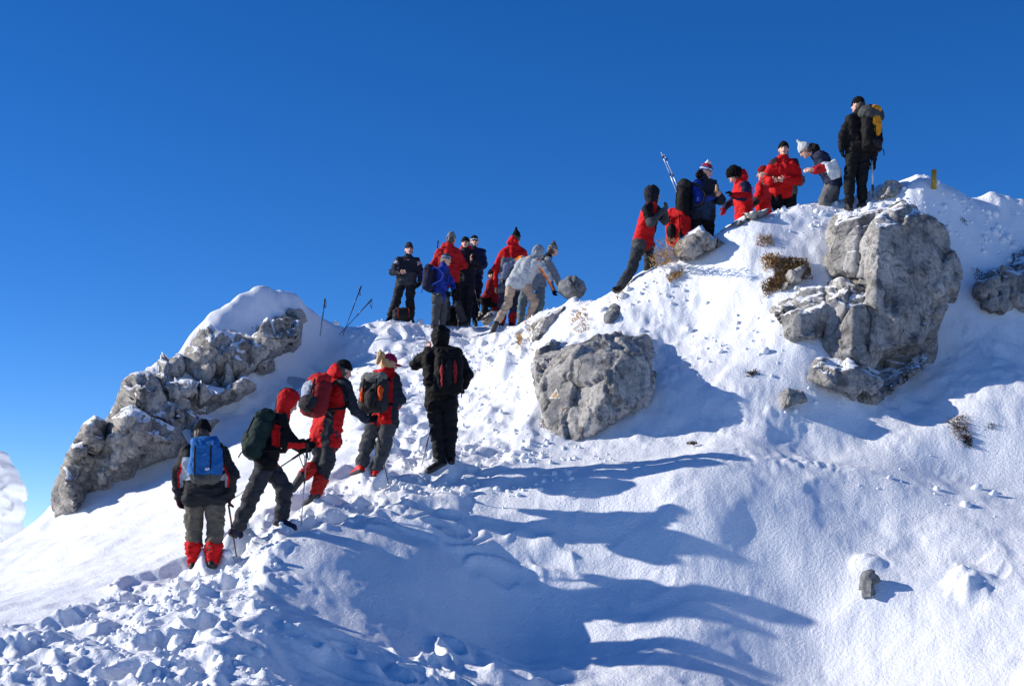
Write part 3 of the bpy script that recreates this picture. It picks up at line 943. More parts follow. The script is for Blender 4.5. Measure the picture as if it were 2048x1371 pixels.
# the great outcrop below the summit
LF, RF, TF = (-.72,-.64,.26), (.36,-.90,.22), (-.1,-.50,.86)
outcrop('rock_outcrop', 'tall grey limestone crag under the summit, with snow in its clefts', 'crag', [
    dict(name='main_face', outline=[(1752,440),(1775,418),(1850,422),(1886,446),(1906,510),(1904,580),(1884,625),(1850,660),(1825,725),(1765,757),(1736,745),(1728,600),(1735,520)],
         facets=[(LF,(1752,600,20.05)),((.40,-.89,.20),(1752,600,20.05)),((.1,-.55,.83),(1810,428,20.9))], thick=3.0, seed=11, mat=ROCK_CRAG, chips=3, rough=.7),
    dict(name='block', outline=[(1643,645),(1656,598),(1700,572),(1748,588),(1772,640),(1768,705),(1738,750),(1690,735),(1650,705)],
         facets=[(LF,(1706,650,19.95)),(RF,(1706,650,19.95)),((-.2,-.6,.77),(1705,588,20.3))], thick=2.4, seed=12, mat=ROCK_CRAG, chips=4, rough=.7),
    dict(name='block', outline=[(1650,505),(1670,452),(1705,430),(1752,424),(1772,470),(1742,532),(1702,568),(1662,548)],
         facets=[((-.6,-.7,.4),(1712,490,20.9)),((.3,-.9,.3),(1712,490,20.9))], thick=2.4, seed=13, mat=ROCK_CRAG, chips=4, rough=.7),
    dict(name='block', outline=[(1706,545),(1735,476),(1770,462),(1800,470),(1796,520),(1770,560),(1728,575)],
         facets=[((-.55,-.75,.35),(1762,515,20.5)),(RF,(1762,515,20.5))], thick=2.2, seed=14, mat=ROCK_CRAG, chips=4, rough=.7),
    dict(name='block', outline=[(1752,455),(1780,424),(1812,418),(1815,455),(1790,480),(1762,478)], facets=[(LF,(1790,448,20.6)),(RF,(1790,448,20.6))], thick=2.2, seed=18, mat=ROCK_CRAG, chips=4),
    dict(name='block', outline=[(1551,632),(1572,602),(1640,578),(1658,620),(1650,672),(1632,690),(1588,690)],
         facets=[(LF,(1604,640,-.5)),(RF,(1604,640,-.5)),((-.2,-.45,.87),(1600,602,-.25))], thick=1.5, seed=15, mat=ROCK_CRAG, chips=4, rough=.7),
    dict(name='block', outline=[(1615,758),(1640,718),(1680,702),(1742,745),(1772,762),(1722,795),(1660,784)],
         facets=[(LF,(1665,745,-.5)),(RF,(1665,745,-.5)),((0,-.5,.86),(1690,722,-.3))], thick=1.4, seed=16, mat=ROCK_CRAG, chips=4, rough=.7),
    dict(name='lower_slab', outline=[(1682,798),(1700,765),(1760,738),(1835,688),(1856,652),(1880,662),(1868,708),(1830,755),(1760,798),(1710,810)],
         facets=[((-.5,-.8,.32),(1745,775,-.5)),((.25,-.9,.35),(1745,775,-.5)),((-.25,-.5,.83),(1780,740,-.35))], thick=1.5, seed=17, mat=ROCK_CRAG),
    dict(name='cap_block', outline=[(1738,407),(1760,385),(1782,368),(1800,376),(1792,394),(1768,406)], facets=[((-.4,-.8,.4),(1772,388,-.25)),((.4,-.8,.4),(1775,388,-.25))], thick=.8, seed=19, mat=ROCK_CRAG, chips=3),
], (1720, 800, 19.8))

# right-hand edge crag
outcrop('rock_outcrop', 'shaded dark crag with brown turf at the right edge', 'crag', [
    dict(name='block', outline=[(2008,560),(2025,522),(2052,492),(2110,470),(2150,540),(2130,625),(2075,640),(2030,622)], facets=[(LF,(2030,570,-.5)),(RF,(2030,570,-.5)),(TF,(2060,500,-.2))], mat=ROCK_CRAG, seed=21, thick=1.8),
    dict(name='block', outline=[(1942,618),(1952,583),(1965,560),(1985,543),(2012,532),(2018,575),(2012,615),(1990,630),(1962,634)], facets=[(LF,(1980,590,-.45)),(RF,(1980,590,-.45))], mat=ROCK_CRAG, seed=22, thick=1.3),
], (1985, 630, 21.5))

stone_specs = [
 ('jagged grey stone in the snow under the tall crag', [(1550,800),(1565,775),(1580,765),(1605,780),(1622,805),(1600,815),(1578,828),(1556,818)], [(1578,790,.3),(1595,800,.28),(1575,812,.25)], ROCK, 3.5),
 ('small dark stone poking out of the smooth snow slope', [(1718,1190),(1722,1162),(1740,1146),(1756,1155),(1768,1180),(1772,1194),(1750,1200),(1722,1206)], [(1740,1175,.18),(1755,1185,.14)], ROCK_DARK, 3.5),
 ('pointed grey rock on the ridge in front of the man with striped hat', [(1352,520),(1348,495),(1370,470),(1398,452),(1418,465),(1434,480),(1450,492),(1430,500),(1400,508),(1370,525)], [(1380,490,.35),(1405,475,.3),(1420,490,.2)], ROCK_WARM, 3.5),
 ('low rock strip in the snow under the red hiker group', [(1440,462),(1465,445),(1500,425),(1540,415),(1535,425),(1500,443),(1470,458)], [(1480,444,.15),(1510,430,.15)], ROCK_WARM, 3.5),
 ('weathered rock rib beside the bending hiker', [(1062,680),(1064,655),(1075,640),(1095,655),(1110,630),(1130,610),(1128,632),(1105,668),(1080,690),(1064,705)], [(1075,665,.25),(1095,665,.25),(1115,635,.15)], ROCK_WARM, 3.5),
 ('small rock at the feet of the sitting hiker', [(958,636),(965,625),(985,617),(995,625),(985,640),(966,646)], [(972,633,.12),(985,628,.1)], ROCK_WARM, 3.0),
 ('grey rock under the dry turf patch left of the tall crag', [(1548,575),(1562,560),(1590,535),(1612,520),(1620,535),(1600,560),(1580,582),(1558,588)], [(1575,563,.22),(1600,545,.22)], ROCK, 3.5),
]
for i, (lab, out, bm_, mt, st) in enumerate(stone_specs):
    u0, v0, pr0 = max(bm_, key=lambda t: t[2])
    dd = 30.2 if 'sitting' in lab else -pr0 * 1.1
    if any(w in lab for w in ('ridge', 'strip', 'under the dry turf')):
        o = rock_piece('stone', out, bm_, mt, step=st, seed=31 + i, rough=.07, rim=7, thick=.7, edge=.03)
    else:
        o = rock_block('stone', out, [((-.62,-.70,.34), (u0, v0, dd)), ((.42,-.84,.34), (u0, v0, dd))], mt, seed=31 + i, thick=.4 if 'poking' in lab else .9, h=.02, chips=4, rough=.5, shrink=.88)
    tag(o, lab, 'stone')
r = rock_piece('stone', [(1118,580),(1120,562),(1135,550),(1152,549),(1168,562),(1174,578),(1160,592),(1130,594)], [(1140,570,.3),(1155,570,.25)], ROCK_DARK, step=3, seed=41, depth=28.2, rough=.06, rim=9, thick=.5)
tag(r, 'dark boulder with a snow cap behind the patterned hat hiker', 'stone')

# long outcrop on the left summit
outcrop('rock_outcrop', 'long broken limestone outcrop climbing to the left summit', 'crag', [
    dict(name='rock_face', outline=[(172,1005),(178,950),(205,870),(238,790),(262,748),(320,735),(372,690),(402,655),(450,650),(500,672),(545,640),(600,640),(595,675),(540,705),(505,735),(470,775),(455,805),(400,835),(370,880),(330,915),(268,955),(210,990)],
         bumps=[(230,930,.35),(290,860,.45),(270,780,.4),(350,820,.4),(330,760,.35),(400,770,.45),(420,700,.5),(480,720,.35),(550,670,.3)], mat=ROCK_SNOWY, seed=50, depth=(24.6, 27.75), inset=.1, thick=1.4, rough=.12, rim=7),
    dict(name='slab', outline=[(104,1010),(104,972),(122,930),(148,872),(168,845),(188,830),(206,842),(202,880),(180,940),(172,985),(176,1012),(155,1040),(124,1064),(106,1040)], bumps=[(135,960,.75),(150,900,.6),(175,860,.5),(150,1010,.7),(185,900,.3)], mat=ROCK_WARM, seed=51, depth=24.38, inset=0, thick=1.0, rough=.07),
    dict(name='slab', outline=[(170,1000),(172,950),(200,880),(215,850),(240,815),(262,810),(300,830),(345,850),(368,880),(350,910),(300,930),(272,935),(268,968),(220,998),(178,1022)], bumps=[(205,950,.8),(225,880,.75),(255,850,.7),(300,870,.6),(260,920,.65),(340,880,.4)], mat=ROCK_WARM, seed=52, depth=24.78, inset=0, thick=1.2, rough=.08),
    dict(name='block', outline=[(215,850),(232,800),(240,765),(262,745),(300,746),(318,772),(330,800),(360,815),(372,840),(345,870),(290,860),(240,850)], bumps=[(255,800,.7),(285,775,.6),(300,830,.75),(340,840,.4)], mat=ROCK_WARM, seed=53, depth=25.58, inset=0, thick=1.3, rough=.10),
    dict(name='block', outline=[(318,772),(345,760),(380,755),(420,770),(462,778),(452,800),(400,812),(372,830),(340,812)], bumps=[(350,785,.5),(400,785,.5),(440,788,.3)], mat=ROCK_WARM, seed=54, depth=26.08, inset=0, thick=1.0, rough=.10),
    dict(name='block', outline=[(366,735),(372,700),(398,655),(420,648),(450,660),(478,668),(500,690),(490,715),(470,740),(430,765),(395,768),(370,755)], bumps=[(395,710,.55),(425,685,.6),(460,705,.55),(420,740,.6)], mat=ROCK_WARM, seed=55, depth=26.88, inset=0, thick=1.2, rough=.10),
    dict(name='block', outline=[(325,742),(340,718),(362,708),(370,730),(362,752),(340,762)], bumps=[(345,738,.35)], mat=ROCK_WARM, seed=56, depth=26.48, inset=0, thick=.8, rough=.08, step=4),
    dict(name='block', outline=[(540,690),(538,660),(548,632),(570,626),(592,640),(600,660),(585,672),(565,690)], bumps=[(560,655,.35),(580,655,.25)], mat=ROCK_WARM, seed=57, depth=28.28, inset=0, thick=.8, rough=.08, step=4),
    dict(name='block', outline=[(430,792),(455,768),(490,752),(505,765),(480,790),(450,805)], bumps=[(465,780,.3)], mat=ROCK_WARM, seed=59, depth=26.28, inset=0, thick=.8, rough=.08, step=4),
    dict(name='block', outline=[(505,745),(520,722),(545,718),(548,735),(525,752)], bumps=[(525,735,.22)], mat=ROCK_WARM, seed=62, depth=27.28, inset=0, thick=.6, rough=.06, step=3.5),
    dict(name='block', outline=[(370,880),(385,850),(410,830),(432,836),(420,858),(395,880)], bumps=[(395,860,.35)], mat=ROCK_WARM, seed=63, depth=25.68, inset=0, thick=.8, rough=.07, step=4),
    dict(name='block', outline=[(478,690),(486,662),(505,645),(530,650),(545,668),(530,690),(500,705)], bumps=[(505,672,.25),(525,668,.2)], mat=ROCK_SNOWY, seed=64, depth=28.1, inset=0, thick=.8, rough=.09, step=4),
    dict(name='block', outline=[(565,628),(580,612),(603,618),(612,636),(600,650),(575,648)], bumps=[(588,630,.2)], mat=ROCK_SNOWY, seed=65, depth=28.7, inset=0, thick=.7, rough=.08, step=3.5),
    dict(name='block', outline=[(470,735),(500,700),(530,690),(550,700),(520,715),(490,740)], bumps=[(505,713,.2)], mat=ROCK_WARM, seed=58, depth=27.68, inset=0, thick=.6, rough=.07, step=4),
], (180, 1010, 24.0))

# rime-covered pinnacle far left
pil = rock_piece('snow_pillar', [(-75,905),(-30,895),(-6,902),(10,925),(22,945),(34,968),(32,985),(22,992),(27,1008),(24,1030),(18,1045),(22,1068),(20,1120),(-75,1140)], [(-10,940,.5),(0,980,.6),(-10,1040,.5),(-40,1000,.7)], SNOW, depth=29.0, seed=61, thick=1.2, rough=.07, inset=0)
tag(pil, 'snow plastered rock pillar at the left edge', 'pillar')
# ------------------------------------------------------------------ clothes colours
BLACK = (0.0055, 0.0055, 0.0065); CHAR = (0.018, 0.019, 0.023); GREY = (0.10, 0.105, 0.115); LGREY = (0.36, 0.40, 0.45)
RED = (0.52, 0.008, 0.010); DRED = (0.22, 0.010, 0.014); NAVY = (0.012, 0.018, 0.055); BLUE = (0.010, 0.032, 0.25); ORANGE = (0.75, 0.19, 0.01)
PANTS = (0.030, 0.033, 0.040); KHAKI = (0.105, 0.092, 0.075); BEIGE = (0.36, 0.27, 0.20); WHITE = (0.72, 0.74, 0.76); TEAL = (0.11, 0.15, 0.17); SKYBLUE = (0.018, 0.12, 0.36)
def make_skin():
    m = plain('skin', (0.56, 0.31, 0.23), 0.5, 0, 0.1, 14)
    b = m.node_tree.nodes['Principled BSDF']
    b.inputs['Subsurface Weight'].default_value = 0.0
    return m
SKIN = make_skin()
EYE = plain('eye', (0.02, 0.015, 0.012), 0.3)
LIP = plain('lip', (0.36, 0.11, 0.10), 0.5)
GLASS_DARK = plain('dark_lens', (0.008, 0.008, 0.01), 0.12)
HAIR = plain('hair', (0.50, 0.30, 0.12), 0.6, 0, 0.35, 60)
HAIR_DARK = plain('hair', (0.06, 0.04, 0.03), 0.6, 0, 0.35, 60)

# ------------------------------------------------------------------ people
def axes_from(f, up=(0, 0, 1)):
    f = nrmz(f); r = nrmz(np.cross(f, up)); u = np.cross(r, f)
    return r, f, u

def hand_parts(W, direc, side, curl, fat):
    """palm and five fingers; direc = along the forearm, side = unit vector toward the thumb"""
    f = nrmz(direc); s = nrmz(side - (side @ f) * f); n = np.cross(f, s)
    out = [Cone(W - f * 0.02, W + f * 0.03, 0.030 + fat, 0.033 + fat, flat=(n, 0.75)),
           Cone(W + f * 0.03 + s * 0.014, W + f * 0.075 + s * 0.018, 0.026 + fat, 0.022 + fat, flat=(n, 0.75)), Cone(W + f * 0.03 - s * 0.014, W + f * 0.070 - s * 0.02, 0.026 + fat, 0.021 + fat, flat=(n, 0.75))]
    for i, (o, L) in enumerate(((0.030, 0.070), (0.011, 0.080), (-0.009, 0.074), (-0.029, 0.058))):
        base = W + f * 0.078 + s * o
        a = curl * 0.9
        d1 = nrmz(f * math.cos(a) + n * math.sin(a)); d2 = nrmz(f * math.cos(a * 2.1) + n * math.sin(a * 2.1))
        mid = base + d1 * L * 0.5
        out += [Cone(base, mid, 0.0098 + fat, 0.0092 + fat), Cone(mid, mid + d2 * L * 0.5, 0.0092 + fat, 0.0075 + fat)]
    tb = W + f * 0.025 + s * 0.030
    td = nrmz(f * 0.7 + s * 0.75 + n * 0.35)
    out += [Cone(tb, tb + td * 0.035, 0.0125 + fat, 0.0105 + fat), Cone(tb + td * 0.035, tb + td * 0.035 + nrmz(td + f * 0.5 + n * curl * .6) * 0.03, 0.0105 + fat, 0.008 + fat)]
    return out

def person(label, d, J, az=0.0, pitch=0.0, roll=0.0, jacket=CHAR, paint=None, extra=(), hem=0.10, trousers=PANTS, legw=1.0, girth=1.0,
           boots=BLACK, gaiter=None, gaiter_legs='lr', glove=BLACK, hat=('beanie', BLACK), hood=None, glasses=False, hair=None, res=0.016, curl=0.6, scarf=None, wr=0.85, tpaint=None, tcols=()):
    """J: joint positions as seen in the photograph (u, v[, metres farther]) at distance d"""
    seed = len(bpy.data.objects) % 97 + 1
    X = {}
    for k, q in J.items():
        dy = q[2] if len(q) > 2 else 0.0
        X[k] = P(q[0], q[1], d + dy)
    base = np.array([(X['al'][0] + X['ar'][0]) / 2, (X['al'][1] + X['ar'][1]) / 2, min(X['al'][2], X['ar'][2]) - 0.08])
    fz = math.radians(az)
    face = np.array([math.sin(fz), math.cos(fz), 0.0])
    tilt = math.radians(pitch)
    hf = nrmz(face * math.cos(tilt) + np.array([0, 0, math.sin(tilt)]))
    R, Fw, U = axes_from(hf)
    if roll:
        a = math.radians(roll); R, U = R * math.cos(a) + U * math.sin(a), U * math.cos(a) - R * math.sin(a)
    M3 = np.stack([R, Fw, U])
    hd = X['hd']
    sc = (X['sl'] + X['sr']) / 2; hc = (X['hl'] + X['hr']) / 2
    spine = nrmz(sc - hc)
    lat = nrmz(X['sr'] - X['sl']); lat = nrmz(lat - (lat @ spine) * spine)
    chest = np.cross(spine, lat)                       # sign does not matter for flattening
    # ---- body (one continuous skin surface, mostly under the clothes)
    def head_prims(grow=0.0):
        g = grow
        return [Ell(hd + U * 0.02 - Fw * 0.005, (0.074 + g, 0.094 + g, 0.100 + g), M3), Ell(hd - U * 0.035 + Fw * 0.018, (0.062 + g, 0.072 + g, 0.082 + g), M3)]
    nk = X['nk']
    hp = head_prims() + [Cone(hd - U * 0.06 - Fw * 0.02, nk, 0.056, 0.060),
          Cone(hd + Fw * 0.088 + U * 0.012, hd + Fw * 0.108 - U * 0.022, 0.010, 0.017), Ell(hd + Fw * 0.075 - U * 0.088, (0.028, 0.026, 0.022), M3),
          Ell(hd + Fw * 0.082 + U * 0.034, (0.050, 0.014, 0.010), M3), Ell(hd + Fw * 0.083 - U * 0.052, (0.024, 0.014, 0.012), M3)]
    for s in (-1, 1):
        hp.append(Ell(hd + R * 0.076 * s - U * 0.006 - Fw * 0.008, (0.012, 0.022, 0.034), M3))
    Vh, Qh = sdf_mesh(hp, 0.0105, 0.016, carve=[Ell(hd + Fw * 0.100 + U * 0.016 + R * 0.032 * s, (0.017, 0.014, 0.010), M3) for s in (-1, 1)])
    ch = Vh[Qh].mean(1)
    mi_h = np.zeros(len(Qh), int)
    rel = (ch - hd) @ M3.T
    eye = (np.abs(np.abs(rel[:, 0]) - 0.032) < 0.017) & (np.abs(rel[:, 2] - 0.014) < 0.009) & (rel[:, 1] > 0.05)
    lip = (np.abs(rel[:, 0]) < 0.026) & (np.abs(rel[:, 2] + 0.053) < 0.009) & (rel[:, 1] > 0.06)
    mi_h[eye] = 1; mi_h[lip] = 2
    limb = [Cone(hc, sc, 0.10, 0.11, flat=(chest, 0.8)), Cone(X['sl'] + (sc - X['sl']) * .15, X['sr'] + (sc - X['sr']) * .15, 0.05, 0.05), Cone(X['hl'], X['hr'], 0.09, 0.09), Cone(sc, nk, 0.08, 0.055)]
    for s in 'lr':
        limb += [Cone(X['s' + s] + (sc - X['s' + s]) * .1, X['e' + s], 0.046, 0.040), Cone(X['e' + s], X['w' + s], 0.042, 0.030), Cone(X['h' + s], X['k' + s], 0.082, 0.058), Cone(X['k' + s], X['a' + s], 0.056, 0.038), Cone(X['a' + s], X['t' + s] + (X['a' + s] - X['t' + s]) * 0.75, 0.030, 0.024)]
    Vb, Qb = sdf_mesh(limb, 0.030, 0.03)
    Vs, Qs, ms = [Vb, Vh], [Qb, Qh + len(Vb)], [np.zeros(len(Qb), int), mi_h]
    hands = {}
    for s in 'lr':
        fd = X['w' + s] - X['e' + s]
        if 'f' + s in X: fd = X['f' + s] - X['w' + s]
        toward = (hc + sc) / 2 - X['w' + s]
        side = nrmz(np.array([0, 0, 0.5]) + face * 0.6 + nrmz(toward) * 0.25)
        gl = glove[s] if isinstance(glove, dict) else glove
        hv, hq = sdf_mesh(hand_parts(X['w' + s], fd, side, curl, 0.004 if gl else 0.0), 0.0095, 0.010)
        if gl is None:
            off = sum(len(v) for v in Vs)
            Vs.append(hv); Qs.append(hq + off); ms.append(np.zeros(len(hq), int))
        else:
            hands[s] = (hv, hq, gl)
    root = mesh_np('person', np.concatenate(Vs), np.concatenate(Qs), [SKIN, EYE, LIP], None, base, np.concatenate(ms))
    tag(root, label, 'person')
    def part(name, V, Q, mats, mi=None, parent=root):
        return mesh_np(name, V, Q, mats, parent, base, mi)
    # ---- jacket
    g = girth
    dn = -spine
    pr = []
    for s in 'lr':
        S, H = X['s' + s], X['h' + s]
        S2 = S + (sc - S) * 0.32 + dn * 0.075; H2 = H + (hc - H) * 0.05 - dn * 0.02
        pr.append(Cone(S2, H2, 0.104 * g, 0.100 * g, 'torso', (chest, 1.0)))
        pr.append(Cone(nk - spine * 0.035, S + (sc - S) * 0.15 + spine * 0.012, 0.066, 0.060 * g, 'yoke'))
        kd = nrmz(X['k' + s] - H)
        if hem > 0:
            hr_ = max(0.106 * g, 0.094 * legw * (0.5 + 0.5 * g) + 0.020); hl_ = max(hem - 0.07, 0.0)
            pr.append(Cone(H2, H + dn * hl_ * 0.6 + kd * (hl_ * 0.4 + 0.02), 0.100 * g, hr_, 'hem', (chest, 1.05)))
        pr.append(Cone(S + dn * 0.01 + (sc - S) * 0.06, X['e' + s], 0.076 * g, 0.064 * g, 'upper_' + s))
        wl = X['w' + s]; el = X['e' + s]
        pr.append(Cone(el, wl - nrmz(wl - el) * 0.015, 0.062 * g, 0.047 * g, 'fore_' + s))
    pr.append(Cone(sc + dn * 0.09, hc + dn * max(hem - 0.09, -0.02), 0.122 * g, 0.128 * g, 'torso', (chest, 1.0)))
    pr.append(Cone(sc + dn * 0.02, nk + spine * 0.015, 0.10, 0.078, 'collar'))
    if hood == 'down':
        back = nk - Fw * 0.10 - np.array([0, 0, 0.03])
        pr += [Cone(back - R * 0.07, back + R * 0.07, 0.055, 0.055, 'hood')]
    V, Q = sdf_mesh(pr, res, 0.035)
    V = wrinkle(V, Q, 0.019 * wr, 5.5, seed, (0.8, 0.8, 1.7)); V = wrinkle(V, Q, 0.005 * wr, 13, seed + 1, (0.8, 0.8, 1.6))
    C = V[Q].mean(1)
    ti = nearest_tag(pr, C)
    tg = np.array([p.tag for p in pr])[ti]
    L = np.linalg.norm(sc - hc)
    t = ((C - hc) @ spine) / max(L, 1e-3)
    w = (C - hc) @ lat / 0.2
    a = np.zeros(len(C))
    for i, p in enumerate(pr):
        s_ = ti == i
        if s_.any() and isinstance(p, Cone): a[s_] = p.par(C[s_])
    off = np.zeros(len(C))                                   # offset from the limb axis, positive outward
    for i, p in enumerate(pr):
        s_ = ti == i
        if s_.any() and isinstance(p, Cone):
            ax_ = p.a + a[s_][:, None] * (p.b - p.a)
            off[s_] = ((C[s_] - ax_) @ lat) * (1 if p.tag.endswith('_r') else -1)
    mats = [cloth(jacket)] + [cloth(c) for c in extra]
    mi = np.zeros(len(Q), int)
    if paint is not None:
        mi = paint(dict(t=t, w=w, tag=tg, a=a, back=(C - (hc + sc) / 2) @ face, z=C[:, 2] - base[2], x=C[:, 0] - sc[0], off=off, C=C)).astype(int)
    part('jacket', V, Q, mats, mi)
    # ---- trousers
    pr = [Cone(X['hl'], X['hr'], 0.082 * g, 0.082 * g, 'seat')]
    for s in 'lr':
        H, K, A = X['h' + s], X['k' + s], X['a' + s]
        end = A + (K - A) * (0.16 if not (gaiter is not None and s in gaiter_legs) else 0.34)
        pr += [Cone(H + (K - H) * 0.10, K, 0.094 * legw * (0.5 + 0.5 * g), 0.078 * legw, 'thigh_' + s), Cone(K, end, 0.078 * legw, 0.068 * legw, 'shin_' + s)]
    V, Q = sdf_mesh(pr, res, 0.03)
    V = wrinkle(V, Q, 0.018 * wr, 5.5, seed + 5, (0.8, 0.8, 2.0)); V = wrinkle(V, Q, 0.005 * wr, 13, seed + 6, (0.7, 0.7, 1.8))
    tm = [cloth(trousers)] + [cloth(c) for c in tcols]
    mi = None
    if tpaint is not None:
        C = V[Q].mean(1)
        mi = tpaint(dict(z=C[:, 2] - base[2], x=C[:, 0] - base[0], tag=np.array([p.tag for p in pr])[nearest_tag(pr, C)])).astype(int)
    part('trousers', V, Q, tm, mi)
    # ---- boots and gaiters
    for s in 'lr':
        A, T_ = X['a' + s], X['t' + s]
        K = X['k' + s]
        fw = nrmz(T_ - A); upv = nrmz(K - A)
        sole = nrmz(T_ - A)
        heel = A - upv * 0.055 - fw * 0.045
        toe = A + fw * 0.165 - upv * 0.06
        bp = [Cone(A + upv * 0.10, A - upv * 0.02, 0.058, 0.056, 'shaft'), Cone(heel, toe, 0.046, 0.043, 'foot'), Cone(A - upv * 0.03, A + fw * 0.09 - upv * 0.05, 0.05, 0.046, 'foot'),
              Cone(heel - upv * 0.025, toe - upv * 0.025, 0.048, 0.046, 'sole', (upv, 0.45))]
        V, Q = sdf_mesh(bp, 0.0125, 0.015)
        C = V[Q].mean(1)
        mi = (np.array([p.tag for p in bp])[nearest_tag(bp, C)] == 'sole').astype(int)
        part('boot', V, Q, [cloth(boots, 0.5), plain('rubber_sole', (0.03, 0.03, 0.032), 0.8)], mi)
        if gaiter is not None and s in gaiter_legs:
            V, Q = sdf_mesh([Cone(A - upv * 0.01, A + (K - A) * 0.40, 0.068, 0.080 * legw + .006, 'g')], 0.0125, 0.01)
            V = wrinkle(V, Q, 0.012, 13, seed + 9, (1, 1, 2.2))
            part('gaiter', V, Q, [cloth(gaiter)])
    for s, (hv, hq, gl) in hands.items():
        part('glove', hv, hq, [cloth(gl, 0.8)])
    # ---- headgear
    if hat is not None:
        kind, cols = hat[0], hat[1:]
        hats = [cloth(c) if kind in ('hood',) else knit(c) for c in cols]
        up0 = hd + U * 0.02 - Fw * 0.005
        if kind in ('beanie', 'tall', 'pointed', 'pompom', 'fur', 'bobble'):
            gr = {'fur': 0.035}.get(kind, 0.013)
            hp2 = [Ell(up0 + U * 0.005, (0.076 + gr, 0.097 + gr, 0.103 + gr), M3, 'h')]
            if kind == 'tall': hp2.append(Ell(up0 + U * 0.06, (0.07, 0.082, 0.085), M3, 'h'))
            if kind == 'pointed': hp2.append(Cone(up0 + U * 0.07, up0 + U * 0.17 - Fw * 0.01, 0.072, 0.016, 'h')); hp2.append(Ell(up0 + U * 0.18 - Fw * 0.01, (0.022,) * 3, M3, 'h'))
            tilt_n = nrmz(U - Fw * 0.22)
            lvl = up0 - U * 0.018 if kind != 'fur' else up0 - U * 0.06
            if kind == 'beanie' or kind == 'tall': lvl = up0 - U * 0.012
            V, Q = sdf_mesh(hp2, 0.0115, 0.02, cut=lambda p: (lvl - p) @ tilt_n)
            V = wrinkle(V, Q, 0.016 if kind == 'fur' else 0.004, 26 if kind == 'fur' else 18, seed + 2)
            mi = None
            C = V[Q].mean(1); hgt = (C - up0) @ U
            if len(cols) == 2: mi = (hgt < 0.035).astype(int)
            if len(cols) == 3: mi = np.where(hgt > 0.055, 0, np.where((hgt > 0.03) | (hgt < 0.008), 1, 2))
            if len(cols) == 4: mi = np.where(hgt > 0.05, 0, (np.floor(hgt / 0.022).astype(int) % 3) + 1)
            hat_ob = part('hat', V, Q, hats, mi)
            if kind == 'pompom' or kind == 'bobble':
                V, Q = sdf_mesh([Ell(up0 + U * 0.125, (0.045, 0.045, 0.04), M3)], 0.012, 0.01)
                V = wrinkle(V, Q, 0.012, 30, seed + 8)
                part('pompom', V, Q, [knit(WHITE if kind == 'pompom' else cols[0])], None, hat_ob)
        elif kind == 'cap':
            hp2 = [Ell(up0 + U * 0.008, (0.086, 0.106, 0.108), M3)]
            tilt_n = nrmz(U - Fw * 0.12)
            lvl = up0 + U * 0.0
            V, Q = sdf_mesh(hp2, 0.0115, 0.01, cut=lambda p: (lvl - p) @ tilt_n)
            hat_ob = part('hat', V, Q, hats)
            V, Q = sdf_mesh([Ell(up0 + Fw * 0.12 - U * 0.005, (0.068, 0.072, 0.010), M3)], 0.009, 0.005)
            part('hat_brim', V, Q, hats, None, hat_ob)
        elif kind == 'hood':
            gr = 0.038
            hp2 = [Ell(up0 - Fw * 0.012, (0.078 + gr, 0.096 + gr, 0.104 + gr), M3, 'a'), Ell(hd - U * 0.05 - Fw * 0.01, (0.095, 0.095, 0.10), M3, 'a'), Cone(hd - U * 0.07 - Fw * 0.02, nk, 0.088, 0.095, 'b')]
            V, Q = sdf_mesh(hp2, 0.0135, 0.03, carve=[Ell(hd + Fw * 0.105 - U * 0.005, (0.076, 0.085, 0.108), M3)])
            V = wrinkle(V, Q, 0.010, 11, seed + 2)
            C = V[Q].mean(1); rel = (C - up0) @ M3.T
            mi = None
            if len(cols) == 2: mi = ((np.abs(rel[:, 0]) < 0.05) & (rel[:, 1] < 0.06)).astype(int)
            part('hood', V, Q, hats, mi)
    if hood == 'fur':
        bk = nk - Fw * 0.07 + U * 0.05
        V, Q = sdf_mesh([Cone(bk - R * 0.07, bk + R * 0.07, 0.06, 0.06), Ell(bk + U * 0.04, (0.08, 0.055, 0.085), M3)], 0.014, 0.03)
        V = wrinkle(V, Q, 0.014, 20, seed + 3)
        part('hood', V, Q, [cloth(BLACK)])
    elif hood is not None and hood != 'down':
        bk = nk - Fw * 0.075 + U * 0.04
        V, Q = sdf_mesh([Cone(bk - R * 0.065, bk + R * 0.065, 0.06, 0.06), Ell(bk + U * 0.05, (0.09, 0.06, 0.09), M3)], 0.0135, 0.03)
        V = wrinkle(V, Q, 0.010, 14, seed + 3)
        part('hood', V, Q, [cloth(hood)])
    if glasses:
        gp = [Ell(hd + Fw * 0.093 + U * 0.014 + R * 0.032 * s, (0.028, 0.012, 0.018), M3) for s in (-1, 1)] + [Cone(hd + Fw * 0.10 + U * 0.016 - R * 0.02, hd + Fw * 0.10 + U * 0.016 + R * 0.02, 0.005, 0.005)]
        gp += [Cone(hd + Fw * 0.085 + U * 0.016 + R * 0.06 * s, hd - Fw * 0.01 + U * 0.012 + R * 0.084 * s, 0.005, 0.005) for s in (-1, 1)]
        V, Q = sdf_mesh(gp, 0.0065, 0.004)
        part('sunglasses', V, Q, [GLASS_DARK])
    if hair is None and (hat is None or hat[0] != 'hood'):
        hair = (HAIR_DARK, 'short')
    if hair is not None:
        hm, shape = hair
        prh = []
        if shape == 'ponytail':
            b0 = hd - Fw * 0.10 + U * 0.06
            prh = [Cone(b0, b0 - Fw * 0.05 + U * 0.02, 0.030, 0.036), Cone(b0 - Fw * 0.05 + U * 0.02, b0 - Fw * 0.075 - U * 0.10, 0.036, 0.022), Ell(hd - Fw * 0.03 - U * 0.01, (0.083, 0.088, 0.085), M3)]
        else:
            prh = [Ell(hd - Fw * 0.035 - U * 0.02, (0.084, 0.085, 0.095), M3)]
        V, Q = sdf_mesh(prh, 0.011, 0.02)
